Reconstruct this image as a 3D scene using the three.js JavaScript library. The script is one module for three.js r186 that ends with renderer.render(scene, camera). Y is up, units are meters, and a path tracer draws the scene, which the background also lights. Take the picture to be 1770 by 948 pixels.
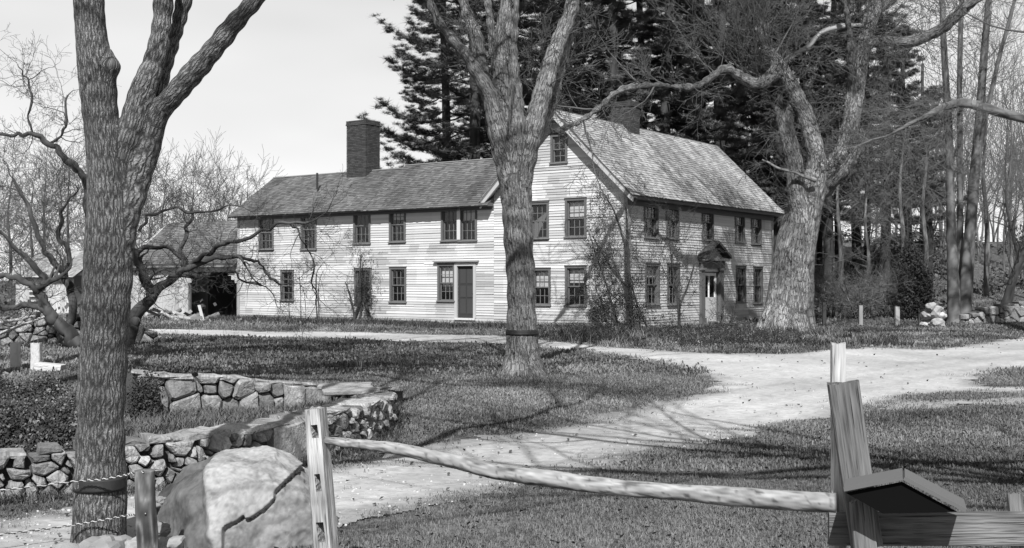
import * as THREE from 'three';
import { mergeGeometries } from 'three/addons/utils/BufferGeometryUtils.js';
import { RoundedBoxGeometry } from 'three/addons/geometries/RoundedBoxGeometry.js';
import { Brush, Evaluator, SUBTRACTION } from 'three-bvh-csg';

// ------------------------------------------------------------------ camera, sky, sun, exposure
const F = 1972, CX = 885, HOR = 485, EYE = 1.83;          // focal length and horizon of the view, eye height in metres
const scene = new THREE.Scene();
const camera = new THREE.PerspectiveCamera(2 * Math.atan(474 / F) * 180 / Math.PI, 1770 / 948, 0.1, 2000);
camera.position.set(0, EYE, 0);
camera.rotation.set(Math.atan(11 / F), 0, 0);
scene.add(camera);
const renderer = new THREE.WebGLRenderer({ antialias: true });
renderer.toneMapping = THREE.LinearToneMapping;
renderer.toneMappingExposure = 1.55;
renderer.shadowMap.enabled = true;
const SUN_H = [-0.07, -0.9975], SUN_TAN = 0.95;             // towards the sun: x, depth; tangent of its height
const sun = new THREE.DirectionalLight(0xffffff, 5);
sun.position.set(SUN_H[0] * 100, SUN_TAN * 100, -SUN_H[1] * 100);
sun.target.position.set(0, 0, -30); sun.position.add(sun.target.position);
sun.castShadow = true;
Object.assign(sun.shadow.camera, { left: -60, right: 60, top: 60, bottom: -60, near: 1, far: 320 });
sun.shadow.mapSize.set(4096, 4096);
scene.add(sun, sun.target);

// ------------------------------------------------------------------ noise and random numbers
function RNG(seed) { let a = seed >>> 0; return () => { a = (a + 0x6D2B79F5) >>> 0; let t = a; t = Math.imul(t ^ (t >>> 15), t | 1); t ^= t + Math.imul(t ^ (t >>> 7), t | 61); return ((t ^ (t >>> 14)) >>> 0) / 4294967296; }; }
const TAB = new Float32Array(65536); { const r = RNG(77); for (let i = 0; i < 65536; i++) TAB[i] = r(); }
const hsh = (x, y, z) => TAB[(Math.imul(x, 73856093) ^ Math.imul(y, 19349663) ^ Math.imul(z, 83492791)) & 65535];
function noise(x, y, z) {
  const xi = Math.floor(x), yi = Math.floor(y), zi = Math.floor(z);
  let u = x - xi, v = y - yi, w = z - zi; u = u * u * (3 - 2 * u); v = v * v * (3 - 2 * v); w = w * w * (3 - 2 * w);
  const L = (a, b, t) => a + (b - a) * t;
  return L(L(L(hsh(xi, yi, zi), hsh(xi + 1, yi, zi), u), L(hsh(xi, yi + 1, zi), hsh(xi + 1, yi + 1, zi), u), v),
    L(L(hsh(xi, yi, zi + 1), hsh(xi + 1, yi, zi + 1), u), L(hsh(xi, yi + 1, zi + 1), hsh(xi + 1, yi + 1, zi + 1), u), v), w);
}
function fbm(x, y, z, o = 4) { let s = 0, a = 0.5, t = 0; for (let i = 0; i < o; i++) { s += a * noise(x, y, z); t += a; x = x * 2.03 + 7.1; y = y * 2.03 + 3.7; z = z * 2.03 + 1.3; a *= 0.5; } return s / t; }
const clamp = (x, a, b) => Math.min(b, Math.max(a, x));
const sstep = (a, b, x) => { const t = clamp((x - a) / (b - a), 0, 1); return t * t * (3 - 2 * t); };
const lerp = (a, b, t) => a + (b - a) * t;
const V3 = (x, y, z) => new THREE.Vector3(x, y, z);
const grey = (v) => new THREE.Color().setRGB(v, v, v);

// a computed sky of thin high cloud, nearly even all round
{
  const w = 1024, h = 512, d = new Float32Array(w * h * 4);
  for (let j = 0; j < h; j++) {
    const el = ((j + 0.5) / h - 0.5) * Math.PI;
    for (let i = 0; i < w; i++) {
      const az = (i + 0.5) / w * Math.PI * 2, c = Math.cos(el), x = Math.cos(az) * c, y = Math.sin(el), z = Math.sin(az) * c;
      const base = lerp(0.74, 0.18, Math.pow(clamp(y, 0, 1), 0.62));
      const n = fbm(x * 4 + 11, y * 16 + 5, z * 4 + 9, 5) - 0.5;
      const v = y < 0 ? 0.16 : base * (1 + 0.34 * n);
      const k = (j * w + i) * 4; d[k] = d[k + 1] = d[k + 2] = v; d[k + 3] = 1;
    }
  }
  const t = new THREE.DataTexture(d, w, h, THREE.RGBAFormat, THREE.FloatType);
  t.mapping = THREE.EquirectangularReflectionMapping; t.magFilter = THREE.LinearFilter; t.needsUpdate = true;
  scene.background = t; scene.environment = t;
}

// ------------------------------------------------------------------ places: X to the right, Z away from the camera
const at = (px, py, Z) => V3((px - CX) / F * Z, EYE + (HOR - py) / F * Z, -Z);
const ground = (px, py) => { const Z = F * EYE / (py - HOR); return [(px - CX) / F * Z, Z]; };
function H(x, Z) {                                          // height of the terrain
  let h = (fbm(x * 0.35 + 3, 0.5, Z * 0.35, 3) - 0.5) * 0.10;
  h += 4.0 * sstep(56, 98, Z) * sstep(-2, 20, x) + 1.2 * sstep(60, 120, Z);
  h += 0.30 * sstep(5, 20, x) * sstep(40, 50, Z);
  return h + (fbm(x * 0.9, 4, Z * 0.9, 2) - 0.5) * 0.04 * sstep(90, 50, Z);
}

// ------------------------------------------------------------------ names, things, parts
const used = new Map();
const numbered = (n) => { const k = used.get(n) || 0; used.set(n, k + 1); return k ? `${n}_${String(k).padStart(3, '0')}` : n; };
function tag(o, label, category, group) { o.userData.label = label; o.userData.category = category; if (group) o.userData.group = group; return o; }
function thing(name, label, category, group, pos = [0, 0, 0]) { const o = new THREE.Group(); o.name = numbered(name); o.position.set(...pos); scene.add(o); return tag(o, label, category, group); }
function mesh(name, geo, mat, parent) { const m = new THREE.Mesh(geo, mat); m.name = parent ? name : numbered(name); (parent || scene).add(m); return m; }
const structure = (o) => { o.userData.kind = 'structure'; return o; };
const stuff = (o, label, category) => { o.userData.kind = 'stuff'; if (label) tag(o, label, category); return o; };

// ------------------------------------------------------------------ geometry collector
class GB {
  constructor() { this.p = []; this.c = []; this.i = []; this.u = []; this.uvOn = false; }
  get n() { return this.p.length / 3; }
  vert(x, y, z, c = 1, u = 0, v = 0) { this.p.push(x, y, z); this.c.push(c); this.u.push(u, v); return this.p.length / 3 - 1; }
  tri(a, b, c) { this.i.push(a, b, c); }
  quad(a, b, c, d) { this.i.push(a, b, c, a, c, d); }
  // a tube with one ring of shared vertices per point; disp(q, p) pushes the skin in or out, shade(q, p) gives its tone
  tube(pts, rad, sides = 5, o = {}) {
    const n = pts.length; if (n < 2) return;
    const T = pts.map((p, k) => V3().subVectors(pts[Math.min(n - 1, k + 1)], pts[Math.max(0, k - 1)]).normalize());
    let N = Math.abs(T[0].y) < 0.9 ? V3(0, 1, 0) : V3(1, 0, 0); N.addScaledVector(T[0], -N.dot(T[0])).normalize();
    const B = V3(); let s = 0, first = this.n;
    for (let k = 0; k < n; k++) {
      N.addScaledVector(T[k], -N.dot(T[k])).normalize(); B.crossVectors(T[k], N);
      if (k) s += pts[k].distanceTo(pts[k - 1]);
      for (let j = 0; j < sides; j++) {
        const a = j / sides * Math.PI * 2, ca = Math.cos(a), sa = Math.sin(a); let r = rad[k];
        const q = [ca * r, s, sa * r];
        if (o.disp) r += o.disp(q, pts[k], a, s, ca * N.x + sa * B.x, ca * N.z + sa * B.z);
        this.vert(pts[k].x + r * (ca * N.x + sa * B.x), pts[k].y + r * (ca * N.y + sa * B.y), pts[k].z + r * (ca * N.z + sa * B.z), o.shade ? o.shade(q, pts[k]) : (o.tone ?? 1));
      }
      if (k) for (let j = 0; j < sides; j++) { const a = first + (k - 1) * sides + j, b = first + (k - 1) * sides + (j + 1) % sides; this.quad(a, b, b + sides, a + sides); }
    }
    if (!o.open) {
      const t0 = this.vert(pts[0].x, pts[0].y, pts[0].z, o.tone ?? 1), t1 = this.vert(pts[n - 1].x, pts[n - 1].y, pts[n - 1].z, o.tone ?? 1), l = first + (n - 1) * sides;
      for (let j = 0; j < sides; j++) { this.tri(t0, first + (j + 1) % sides, first + j); this.tri(t1, l + j, l + (j + 1) % sides); }
    }
  }
  box(x0, x1, y0, y1, z0, z1, c = 1) { this.hexa([[x0, y0, z0], [x1, y0, z0], [x1, y0, z1], [x0, y0, z1], [x0, y1, z0], [x1, y1, z0], [x1, y1, z1], [x0, y1, z1]], c); }
  hexa(k, c = 1) {                                           // bottom four then top four corners; faces do not share vertices
    for (const f of [[0, 1, 2, 3], [7, 6, 5, 4], [3, 2, 6, 7], [1, 0, 4, 5], [2, 1, 5, 6], [0, 3, 7, 4]]) { const v = f.map((q) => this.vert(...k[q], c)); this.quad(...v); }
  }
  geometry(flat = false) {
    let g = new THREE.BufferGeometry();
    g.setAttribute('position', new THREE.Float32BufferAttribute(this.p, 3));
    const c = new Float32Array(this.c.length * 3); for (let k = 0; k < this.c.length; k++) c[3 * k] = c[3 * k + 1] = c[3 * k + 2] = this.c[k];
    g.setAttribute('color', new THREE.BufferAttribute(c, 3));
    if (this.uvOn) g.setAttribute('uv', new THREE.Float32BufferAttribute(this.u, 2));
    g.setIndex(this.i); if (flat) g = g.toNonIndexed(); g.computeVertexNormals(); return g;
  }
  mesh(name, mat, parent, flat) { return mesh(name, this.geometry(flat), mat, parent); }
}
// the zero surface of a field (negative inside) on a grid; field(x, y, z) -> distance; blocks of nodes far from it are skipped
function surfaceNets(field, lo, hi, cell, shade, reach = 0.1) {
  const n = [0, 1, 2].map((k) => Math.ceil((hi[k] - lo[k]) / cell) + 1), [nx, ny, nz] = n, f = new Float32Array(nx * ny * nz).fill(1), Bk = 6, X = (i) => lo[0] + i * cell, Y = (j) => lo[1] + j * cell, Z = (k) => lo[2] + k * cell;
  for (let k0 = 0; k0 < nz; k0 += Bk) for (let j0 = 0; j0 < ny; j0 += Bk) for (let i0 = 0; i0 < nx; i0 += Bk) {
    const h = Bk / 2, d = field(X(i0 + h), Y(j0 + h), Z(k0 + h), false), far = Math.abs(d) > cell * h * 1.75 + reach;
    for (let k = k0; k < Math.min(nz, k0 + Bk); k++) for (let j = j0; j < Math.min(ny, j0 + Bk); j++) for (let i = i0; i < Math.min(nx, i0 + Bk); i++) f[(k * ny + j) * nx + i] = far ? d : field(X(i), Y(j), Z(k), true);
  }
  const g = new GB(), id = new Int32Array(nx * ny * nz).fill(-1), E = [[0, 1], [2, 3], [4, 5], [6, 7], [0, 2], [1, 3], [4, 6], [5, 7], [0, 4], [1, 5], [2, 6], [3, 7]], v = new Float32Array(8);
  for (let k = 0; k < nz - 1; k++) for (let j = 0; j < ny - 1; j++) for (let i = 0; i < nx - 1; i++) {
    let m = 0; for (let c = 0; c < 8; c++) { v[c] = f[((k + (c >> 2)) * ny + j + ((c >> 1) & 1)) * nx + i + (c & 1)]; if (v[c] < 0) m |= 1 << c; }
    if (m === 0 || m === 255) continue;
    let x = 0, y = 0, z = 0, q = 0;
    for (const [a, b] of E) if ((v[a] < 0) !== (v[b] < 0)) { const t = v[a] / (v[a] - v[b]); x += lerp(a & 1, b & 1, t); y += lerp((a >> 1) & 1, (b >> 1) & 1, t); z += lerp(a >> 2, b >> 2, t); q++; }
    const px = X(i + x / q), py = Y(j + y / q), pz = Z(k + z / q);
    const sh = shade(px, py, pz); id[(k * ny + j) * nx + i] = Array.isArray(sh) ? g.vert(px, py, pz, ...sh) : g.vert(px, py, pz, sh);
  }
  const at3 = (i, j, k) => (k * ny + j) * nx + i;
  for (let k = 1; k < nz - 1; k++) for (let j = 1; j < ny - 1; j++) for (let i = 1; i < nx - 1; i++) {
    const s = f[at3(i, j, k)] < 0;
    if (s !== f[at3(i + 1, j, k)] < 0) { const q = [id[at3(i, j - 1, k - 1)], id[at3(i, j, k - 1)], id[at3(i, j, k)], id[at3(i, j - 1, k)]]; s ? g.quad(...q) : g.quad(q[3], q[2], q[1], q[0]); }
    if (s !== f[at3(i, j + 1, k)] < 0) { const q = [id[at3(i - 1, j, k - 1)], id[at3(i - 1, j, k)], id[at3(i, j, k)], id[at3(i, j, k - 1)]]; s ? g.quad(...q) : g.quad(q[3], q[2], q[1], q[0]); }
    if (s !== f[at3(i, j, k + 1)] < 0) { const q = [id[at3(i - 1, j - 1, k)], id[at3(i, j - 1, k)], id[at3(i, j, k)], id[at3(i - 1, j, k)]]; s ? g.quad(...q) : g.quad(q[3], q[2], q[1], q[0]); }
  }
  return g;
}
// limbs melted into one skin; the bark runs along each limb (one tile of it is o.tile metres)
function fused(limbs, cell, soft, o) {
  const S = [], lo = [1e9, 1e9, 1e9], hi = [-1e9, -1e9, -1e9];
  limbs.forEach(([P, R], li) => {
    let s = li * 0.37, mean = 0; for (const q of R) mean += q / R.length; const rep = Math.max(1, Math.round(2 * Math.PI * mean / o.tile));
    for (let k = 0; k + 1 < P.length; k++) { const a = P[k], b = P[k + 1], L = a.distanceTo(b), ax = b.clone().sub(a).normalize(), N = V3(0, 0, 1).addScaledVector(ax, -ax.z).normalize(), B = V3().crossVectors(ax, N); S.push([a.x, a.y, a.z, b.x - a.x, b.y - a.y, b.z - a.z, L * L, R[k], R[k + 1], s, L, N, B, rep]); s += L; }
    P.forEach((p, k) => [p.x, p.y, p.z].forEach((q, i) => { lo[i] = Math.min(lo[i], q - R[k] * 1.35 - 2 * cell); hi[i] = Math.max(hi[i], q + R[k] * 1.35 + 2 * cell); }));
  });
  const q = { s: 0, x: 0, y: 0, z: 0, seg: null };
  const base = (x, y, z) => {
    let d = 1e9, m = 1e9;
    for (let k = 0; k < S.length; k++) {
      const s = S[k], px = x - s[0], py = y - s[1], pz = z - s[2]; let t = (px * s[3] + py * s[4] + pz * s[5]) / s[6]; t = t < 0 ? 0 : t > 1 ? 1 : t;
      const ax = px - s[3] * t, ay = py - s[4] * t, az = pz - s[5] * t, e = Math.sqrt(ax * ax + ay * ay + az * az) - s[7] - (s[8] - s[7]) * t;
      if (e < m) { m = e; q.x = ax; q.y = ay; q.z = az; q.s = s[9] + t * s[10]; q.seg = s; }
      const h = soft - Math.abs(d - e); d = Math.min(d, e) - (h > 0 ? h * h / (4 * soft) : 0);
    }
    return d;
  };
  const f = o.lump, g = surfaceNets((x, y, z, fine) => { const d = base(x, y, z); return fine && Math.abs(d) < 0.35 ? d - o.depth * (fbm(x * f, y * f * 0.55, z * f, 3) - 0.5) * 2 - (o.more ? o.more(x, y, z) : 0) : d; }, lo, hi, cell, (x, y, z) => {
    base(x, y, z); const a = Math.atan2(q.x * q.seg[12].x + q.y * q.seg[12].y + q.z * q.seg[12].z, q.x * q.seg[11].x + q.y * q.seg[11].y + q.z * q.seg[11].z);
    return [o.tone(x, y, z), a / (2 * Math.PI) * q.seg[13], q.s / o.tile];
  }, o.reach ?? 0.08);
  g.uvOn = true; return g;
}
const patchy = (k, a) => (x, y, z) => Math.max(0.3, 1 + a * (fbm(x * k + 3, y * k * 0.6, z * k, 4) - 0.5));
function resample(pts, rad, step) {
  if (pts.length < 2) return [pts, rad];
  const c = new THREE.CatmullRomCurve3(pts, false, 'centripetal'), n = Math.max(2, Math.ceil(c.getLength() / step)), P = [], R = [];
  for (let k = 0; k <= n; k++) { const t = k / n; P.push(c.getPoint(t)); const f = t * (pts.length - 1), a = Math.min(pts.length - 2, Math.floor(f)); R.push(lerp(rad[a], rad[a + 1], f - a)); }
  return [P, R];
}
// dots on a polygon in (x, Z)
function inside(poly, x, z) { let c = false; for (let i = 0, j = poly.length - 1; i < poly.length; j = i++) { const [a, b] = poly[i], [d, e] = poly[j]; if ((b > z) !== (e > z) && x < (d - a) * (z - b) / (e - b) + a) c = !c; } return c; }

// ------------------------------------------------------------------ materials (all tones as in the black-and-white print)
function noiseTex(size, fn, repeat) {
  const d = new Uint8Array(size * size * 4);
  for (let j = 0; j < size; j++) for (let i = 0; i < size; i++) { const v = clamp(fn(i / size, j / size) * 255, 0, 255), k = (j * size + i) * 4; d[k] = d[k + 1] = d[k + 2] = v; d[k + 3] = 255; }
  const t = new THREE.DataTexture(d, size, size); t.wrapS = t.wrapT = THREE.RepeatWrapping; t.magFilter = THREE.LinearFilter; t.minFilter = THREE.LinearMipmapLinearFilter; t.generateMipmaps = true;
  if (repeat) t.repeat.set(repeat, repeat); t.needsUpdate = true; return t;
}
const tileN = (u, v, f, o, seed) => { let s = 0, a = 0.5, t = 0; for (let k = 0; k < o; k++) { const F2 = f * (1 << k); const x = u * F2, y = v * F2, xi = Math.floor(x), yi = Math.floor(y), m = (q) => ((q % F2) + F2) % F2; let fx = x - xi, fy = y - yi; fx = fx * fx * (3 - 2 * fx); fy = fy * fy * (3 - 2 * fy); const q = (i, j) => hsh(m(xi + i), m(yi + j), seed + k); s += a * lerp(lerp(q(0, 0), q(1, 0), fx), lerp(q(0, 1), q(1, 1), fx), fy); t += a; a *= 0.62; } return s / t; };
const grainTex = noiseTex(512, (u, v) => 0.25 + 0.75 * tileN(u, v, 16, 6, 5));
const speckTex = noiseTex(512, (u, v) => { const n = tileN(u, v, 32, 5, 9); return clamp(0.55 + (n - 0.5) * 1.7, 0, 1); });
const tileA = (u, v, fu, fv, o, seed) => { let s = 0, a = 0.5, t = 0; for (let k = 0; k < o; k++) { const x = u * fu, y = v * fv, xi = Math.floor(x), yi = Math.floor(y), mx = (q) => ((q % fu) + fu) % fu, my = (q) => ((q % fv) + fv) % fv; let fx = x - xi, fy = y - yi; fx = fx * fx * (3 - 2 * fx); fy = fy * fy * (3 - 2 * fy); const q = (i, j) => hsh(mx(xi + i), my(yi + j), seed + k); s += a * lerp(lerp(q(0, 0), q(1, 0), fx), lerp(q(0, 1), q(1, 1), fx), fy); t += a; a *= 0.7; fu *= 2; fv *= 2; } return s / t; };
const woodTex = noiseTex(512, (u, v) => { const w = u + 0.012 * (tileA(u, v, 3, 3, 2, 5) - 0.5); const g = tileA(w, v, 48, 5, 3, 21), c = tileA(w, v, 72, 6, 2, 33), k = tileA(u, v, 6, 4, 3, 8); return clamp(0.62 + (g - 0.5) * 0.75 + (k - 0.5) * 0.9 - (c < 0.27 ? (0.27 - c) * 3.5 : 0), 0.05, 1); });
// bark: long plates parted by dark cracks
function plates(u, v, cu, cv, seed) { const x = u * cu, y = v * cv, xi = Math.floor(x), yi = Math.floor(y); let a = 9, b = 9; for (let j = -1; j <= 1; j++) for (let i = -1; i <= 1; i++) { const ci = ((xi + i) % cu + cu) % cu, cj = ((yi + j) % cv + cv) % cv, dx = xi + i + 0.1 + 0.8 * hsh(ci, cj, seed) - x, dy = (yi + j + 0.1 + 0.8 * hsh(ci, cj, seed + 1) - y) * 0.75, d = Math.sqrt(dx * dx + dy * dy); if (d < a) { b = a; a = d; } else if (d < b) b = d; } return b - a; }
const barkH2 = (u, v) => { const wu = u + 0.05 * (tileN(u, v, 5, 4, 81) - 0.5), a = 1 - Math.abs(2 * tileA(wu, v, 34, 5, 2, 82) - 1), b = 1 - Math.abs(2 * tileA(wu, v, 70, 9, 2, 83) - 1), c = tileA(wu, v, 100, 40, 3, 84); return clamp(0.95 - 0.75 * sstep(0.72, 0.98, a) - 0.45 * sstep(0.75, 1, b) + 0.7 * (c - 0.5), 0, 1); };
const barkH = (u, v) => { const wu = u + 0.07 * (tileN(u, v, 6, 3, 41) - 0.5) + 0.02 * (tileN(u, v, 32, 2, 43) - 0.5), wv = v + 0.02 * (tileN(u, v, 12, 2, 42) - 0.5), e = plates(wu, wv, 20, 4, 50), f = plates(wu, wv, 44, 13, 60); return clamp(0.75 * sstep(0.0, 0.42, e) * (0.55 + 0.45 * sstep(0, 0.3, f)) * (0.8 + 0.4 * tileN(u, v, 5, 2, 90)) + 0.5 * (tileA(wu, v, 90, 24, 3, 70) - 0.42), 0, 1); };
const barkMap = noiseTex(768, (u, v) => { const h = barkH(u, v), g = tileN(u, v, 64, 4, 77); return clamp(0.06 + 0.78 * h * (0.35 + 0.95 * g) + (g > 0.72 ? 0.25 : 0), 0, 1); }), barkBump = noiseTex(768, barkH), barkMap2 = noiseTex(768, (u, v) => { const h = barkH2(u, v), g = tileN(u, v, 64, 4, 78), m = tileN(u, v, 6, 4, 79); return clamp(0.10 + 0.62 * h * (0.5 + 0.7 * g) + 0.5 * (m - 0.5), 0, 1); }), barkBump2 = noiseTex(768, barkH2);
const std = (o) => new THREE.MeshStandardMaterial({ roughness: 0.95, metalness: 0, ...o });
const vc = (v, o = {}) => std({ color: grey(v), vertexColors: true, ...o });
const M = {
  clap: vc(0.40, { roughness: 0.85 }), panel: std({ color: grey(0.10) }), trim: vc(0.085), cornice: vc(0.16), corner: vc(0.24), paletrim: vc(0.34),
  shingle: vc(0.24), shingleDark: vc(0.085), roofBoard: std({ color: grey(0.10) }), glass: new THREE.MeshPhysicalMaterial({ color: grey(0.9), roughness: 0.04, transmission: 1, thickness: 0, ior: 1.5 }),
  sash: vc(0.075), shade: std({ color: grey(0.42) }), dark: std({ color: grey(0.02) }), brick: vc(0.035), brickPale: vc(0.13),
  barkA: vc(0.27, { map: barkMap, bumpMap: barkBump, bumpScale: 0.012, roughness: 1 }), barkB: vc(0.33, { map: barkMap2, bumpMap: barkBump2, bumpScale: 0.022, roughness: 1 }), barkC: vc(0.37, { map: barkMap2, bumpMap: barkBump2, bumpScale: 0.05, roughness: 1 }), elmLimb: vc(0.20), elmTwig: vc(0.075), crownA: vc(0.07), crownB: vc(0.10), barkFar: vc(0.11), twigDark: vc(0.032), twigMid: vc(0.10), twigPale: vc(0.13), apple: vc(0.042),
  band: vc(0.014, { roughness: 0.7 }), stone: vc(0.30), boulder: vc(0.25), weathered: vc(0.26), paleWood: vc(0.50), rail: vc(0.25),
  needle: std({ color: grey(1), side: THREE.DoubleSide }), leaf: std({ color: grey(1), side: THREE.DoubleSide }), blade: std({ color: grey(1), side: THREE.DoubleSide, roughness: 0.8 }),
  soil: vc(0.055), road: vc(0.42), rope: vc(0.45), white: vc(0.42), hoodWood: vc(0.085), mud: std({ color: grey(0.035) }),
};

// ------------------------------------------------------------------ outlines on the ground
const roadPx = [[-140, 930], [0, 897], [130, 872], [240, 853], [330, 838], [480, 812], [575, 797], [640, 786], [700, 775], [850, 750], [1000, 726], [1110, 702], [1190, 689], [1222, 678], [1228, 666], [1216, 654], [1180, 641], [1125, 627], [1050, 614], [960, 605], [870, 598], [700, 590], [400, 583], [225, 577], [120, 574], [120, 566], [225, 568], [430, 572], [700, 577], [860, 581], [960, 590], [1050, 600], [1160, 609], [1260, 613], [1350, 612], [1420, 606], [1500, 602], [1600, 604], [1700, 593], [1770, 583], [1900, 573], [1900, 630], [1770, 640], [1705, 650], [1690, 660], [1720, 667], [1800, 668], [1900, 664], [1900, 676], [1770, 682], [1690, 682], [1600, 684], [1490, 705], [1430, 722], [1250, 765], [1100, 800], [1000, 824], [850, 857], [700, 888], [580, 915], [470, 948], [300, 1010], [0, 1110], [-300, 1230], [-300, 1000]];
const roadPoly = roadPx.map(([x, y]) => ground(x, y));
const trackPoly = [[1900, 686], [1770, 690], [1640, 693], [1540, 701], [1490, 712], [1560, 713], [1660, 704], [1770, 702], [1900, 698]].map(([x, y]) => ground(x, y));

// ------------------------------------------------------------------ ground sheet
{
  const xs = [], zs = []; for (let x = -600; x < -32; x += lerp(60, 4, sstep(-300, -40, x))) xs.push(x); for (let x = -32; x < 32; x += 0.3) xs.push(x); for (let x = 32; x <= 600; x += lerp(4, 60, sstep(40, 300, x))) xs.push(x);
  for (let z = -120; z < 3; z += lerp(30, 3, sstep(-100, 0, z))) zs.push(z); for (let z = 3; z < 66; z += lerp(0.15, 0.6, sstep(5, 40, z))) zs.push(z); for (let z = 66; z < 1600; z *= 1.05) zs.push(z);
  const g = new GB();
  for (const z of zs) for (const x of xs) g.vert(x, H(x, z), -z, 0.62 + 0.75 * fbm(x * 0.7 + 3, 1, z * 0.7, 5));
  const nx = xs.length; for (let j = 0; j + 1 < zs.length; j++) for (let i = 0; i + 1 < nx; i++) { const a = j * nx + i; g.quad(a, a + 1, a + nx + 1, a + nx); }
  const geo = g.geometry(); const uv = new Float32Array(g.n * 2); for (let k = 0; k < g.n; k++) { uv[2 * k] = g.p[3 * k] * 0.45; uv[2 * k + 1] = g.p[3 * k + 2] * 0.45; }
  geo.setAttribute('uv', new THREE.BufferAttribute(uv, 2));
  M.soil.map = speckTex; M.soil.bumpMap = grainTex; M.soil.bumpScale = 0.03; M.soil.color = grey(0.13);
  structure(mesh('ground', geo, M.soil));
}
const polyDist = (poly, x, z, open) => { let m = 1e9; for (let i = open ? 1 : 0, j = open ? 0 : poly.length - 1; i < poly.length; j = i++) { const [ax, az] = poly[j], [bx, bz] = poly[i], dx = bx - ax, dz = bz - az, t = clamp(((x - ax) * dx + (z - az) * dz) / (dx * dx + dz * dz), 0, 1); m = Math.min(m, Math.hypot(x - ax - t * dx, z - az - t * dz)); } return open ? m : inside(poly, x, z) ? m : -m; };
const middle = [[-100, 985], [150, 920], [400, 880], [575, 850], [850, 792], [1100, 738], [1300, 694], [1500, 655], [1770, 612], [1900, 598]].map(([x, y]) => ground(x, y));
// a sheet that follows the terrain inside an outline, its edge frayed
function sheet(name, poly, lift, cell, mat, tone) {
  let x0 = 1e9, x1 = -1e9, z0 = 1e9, z1 = -1e9; for (const [x, z] of poly) { x0 = Math.min(x0, x); x1 = Math.max(x1, x); z0 = Math.min(z0, z); z1 = Math.max(z1, z); }
  const g = new GB(), zs = []; for (let z = z0; z <= z1 + 0.2; z += cell * Math.max(1, z / 9)) zs.push(z);
  const dist = (x, z) => polyDist(poly, x, z);
  const id = new Map(), nx = Math.ceil((x1 - x0) / cell) + 1;
  const keep = (x, z) => dist(x, z) + (fbm(x * 2.1, 9, z * 2.1, 5) - 0.5) * 0.75 * clamp(z / 16, 0.5, 1.6) > 0;
  const V = (i, j) => { const k = j * nx + i; if (!id.has(k)) { const x = x0 + i * cell, z = zs[j]; id.set(k, g.vert(x, H(x, z) + lift, -z, tone(x, z, dist(x, z)))); } return id.get(k); };
  for (let j = 0; j + 1 < zs.length; j++) for (let i = 0; i + 1 < nx; i++) if (keep(x0 + (i + 0.5) * cell, (zs[j] + zs[j + 1]) / 2)) g.quad(V(i, j), V(i + 1, j), V(i + 1, j + 1), V(i, j + 1));
  const geo = g.geometry(), uv = new Float32Array(g.n * 2); for (let k = 0; k < g.n; k++) { uv[2 * k] = g.p[3 * k] * 0.6; uv[2 * k + 1] = g.p[3 * k + 2] * 0.6; }
  geo.setAttribute('uv', new THREE.BufferAttribute(uv, 2));
  return structure(mesh(name, geo, mat));
}
M.road.map = noiseTex(512, (u, v) => clamp(0.82 + 0.55 * (tileN(u, v, 24, 6, 15) - 0.5), 0.2, 1)); M.road.bumpMap = grainTex; M.road.bumpScale = 0.02;
sheet('gravel_road', roadPoly, 0.012, 0.045, M.road, (x, z, d) => { const e = polyDist(middle, x, z, true) + 0.25 * (fbm(x * 0.6, 8, z * 0.6, 2) - 0.5), rut = Math.exp(-(((e - 0.75) / 0.2) ** 2)); return Math.max(0.3, (0.6 + 0.75 * fbm(x * 0.6, 2, z * 0.6, 5)) * lerp(0.45, 1, sstep(-0.2, 0.7, d + 0.7 * (fbm(x * 1.7, 5, z * 1.7, 4) - 0.5))) * (1 - 0.14 * rut) * (1 - 0.16 * Math.exp(-((e / 0.3) ** 2)))) * (0.93 + 0.14 * noise(x * 7, 3, z * 7)); });
sheet('cart_track', trackPoly, 0.012, 0.06, M.road, (x, z, d) => 0.45 + 0.35 * fbm(x * 2, 2, z * 2, 4));

// ------------------------------------------------------------------ farmhouse
const CORNER = [(1085 - CX) / F * 41.5, 41.5], TURN = -Math.atan2(0.575, 0.818);
const house = thing('farmhouse', 'long two-storey clapboard farmhouse with steep gabled main block and lower wing, facing the driveway', 'house', null, [CORNER[0], 0, -CORNER[1]]);
house.rotation.y = TURN;
const solve = (px, dx, dz) => { const k = (px - CX) / F; return (k * CORNER[1] - CORNER[0]) / (dx - k * dz); };
const tW = (px) => solve(px, -0.818, 0.575), tF = (px) => solve(px, 0.575, 0.818);        // metres along the wing wall and along the front wall
const hW = (py, t) => EYE + (HOR - py) / F * (CORNER[1] + 0.575 * t), hF = (py, s) => EYE + (HOR - py) / F * (CORNER[1] + 0.818 * s);
const MW = 6.0, ML = 13.6, EAVE = 5.2, RIDGE = 8.15, WL = 20.85, WD = 4.9, WEAVE = 5.05, WRIDGE = 6.75;
const winW = [], winF = [], winG = [];
const addW = (list, x0, x1, y0, y1, o = {}) => { const a = tW(x1), b = tW(x0), m = (a + b) / 2; list.push({ x0: -b, x1: -a, y0: hW(y1, m), y1: hW(y0, m), ...o }); };
const addF = (x0, x1, y0, y1, o = {}) => { const a = tF(x0), b = tF(x1), m = (a + b) / 2; winF.push({ x0: a, x1: b, y0: hF(y1, m), y1: hF(y0, m), ...o }); };
addW(winW, 450, 471, 374, 430); addW(winW, 523, 545, 364, 430); addW(winW, 614, 638, 361, 420, { shade: 0 }); addW(winW, 676, 699, 360, 417, { shade: 0.35 });
addW(winW, 766, 791, 351, 415, { edge: 1 }); addW(winW, 797, 822, 350, 415, { shade: 0.5 });
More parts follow.
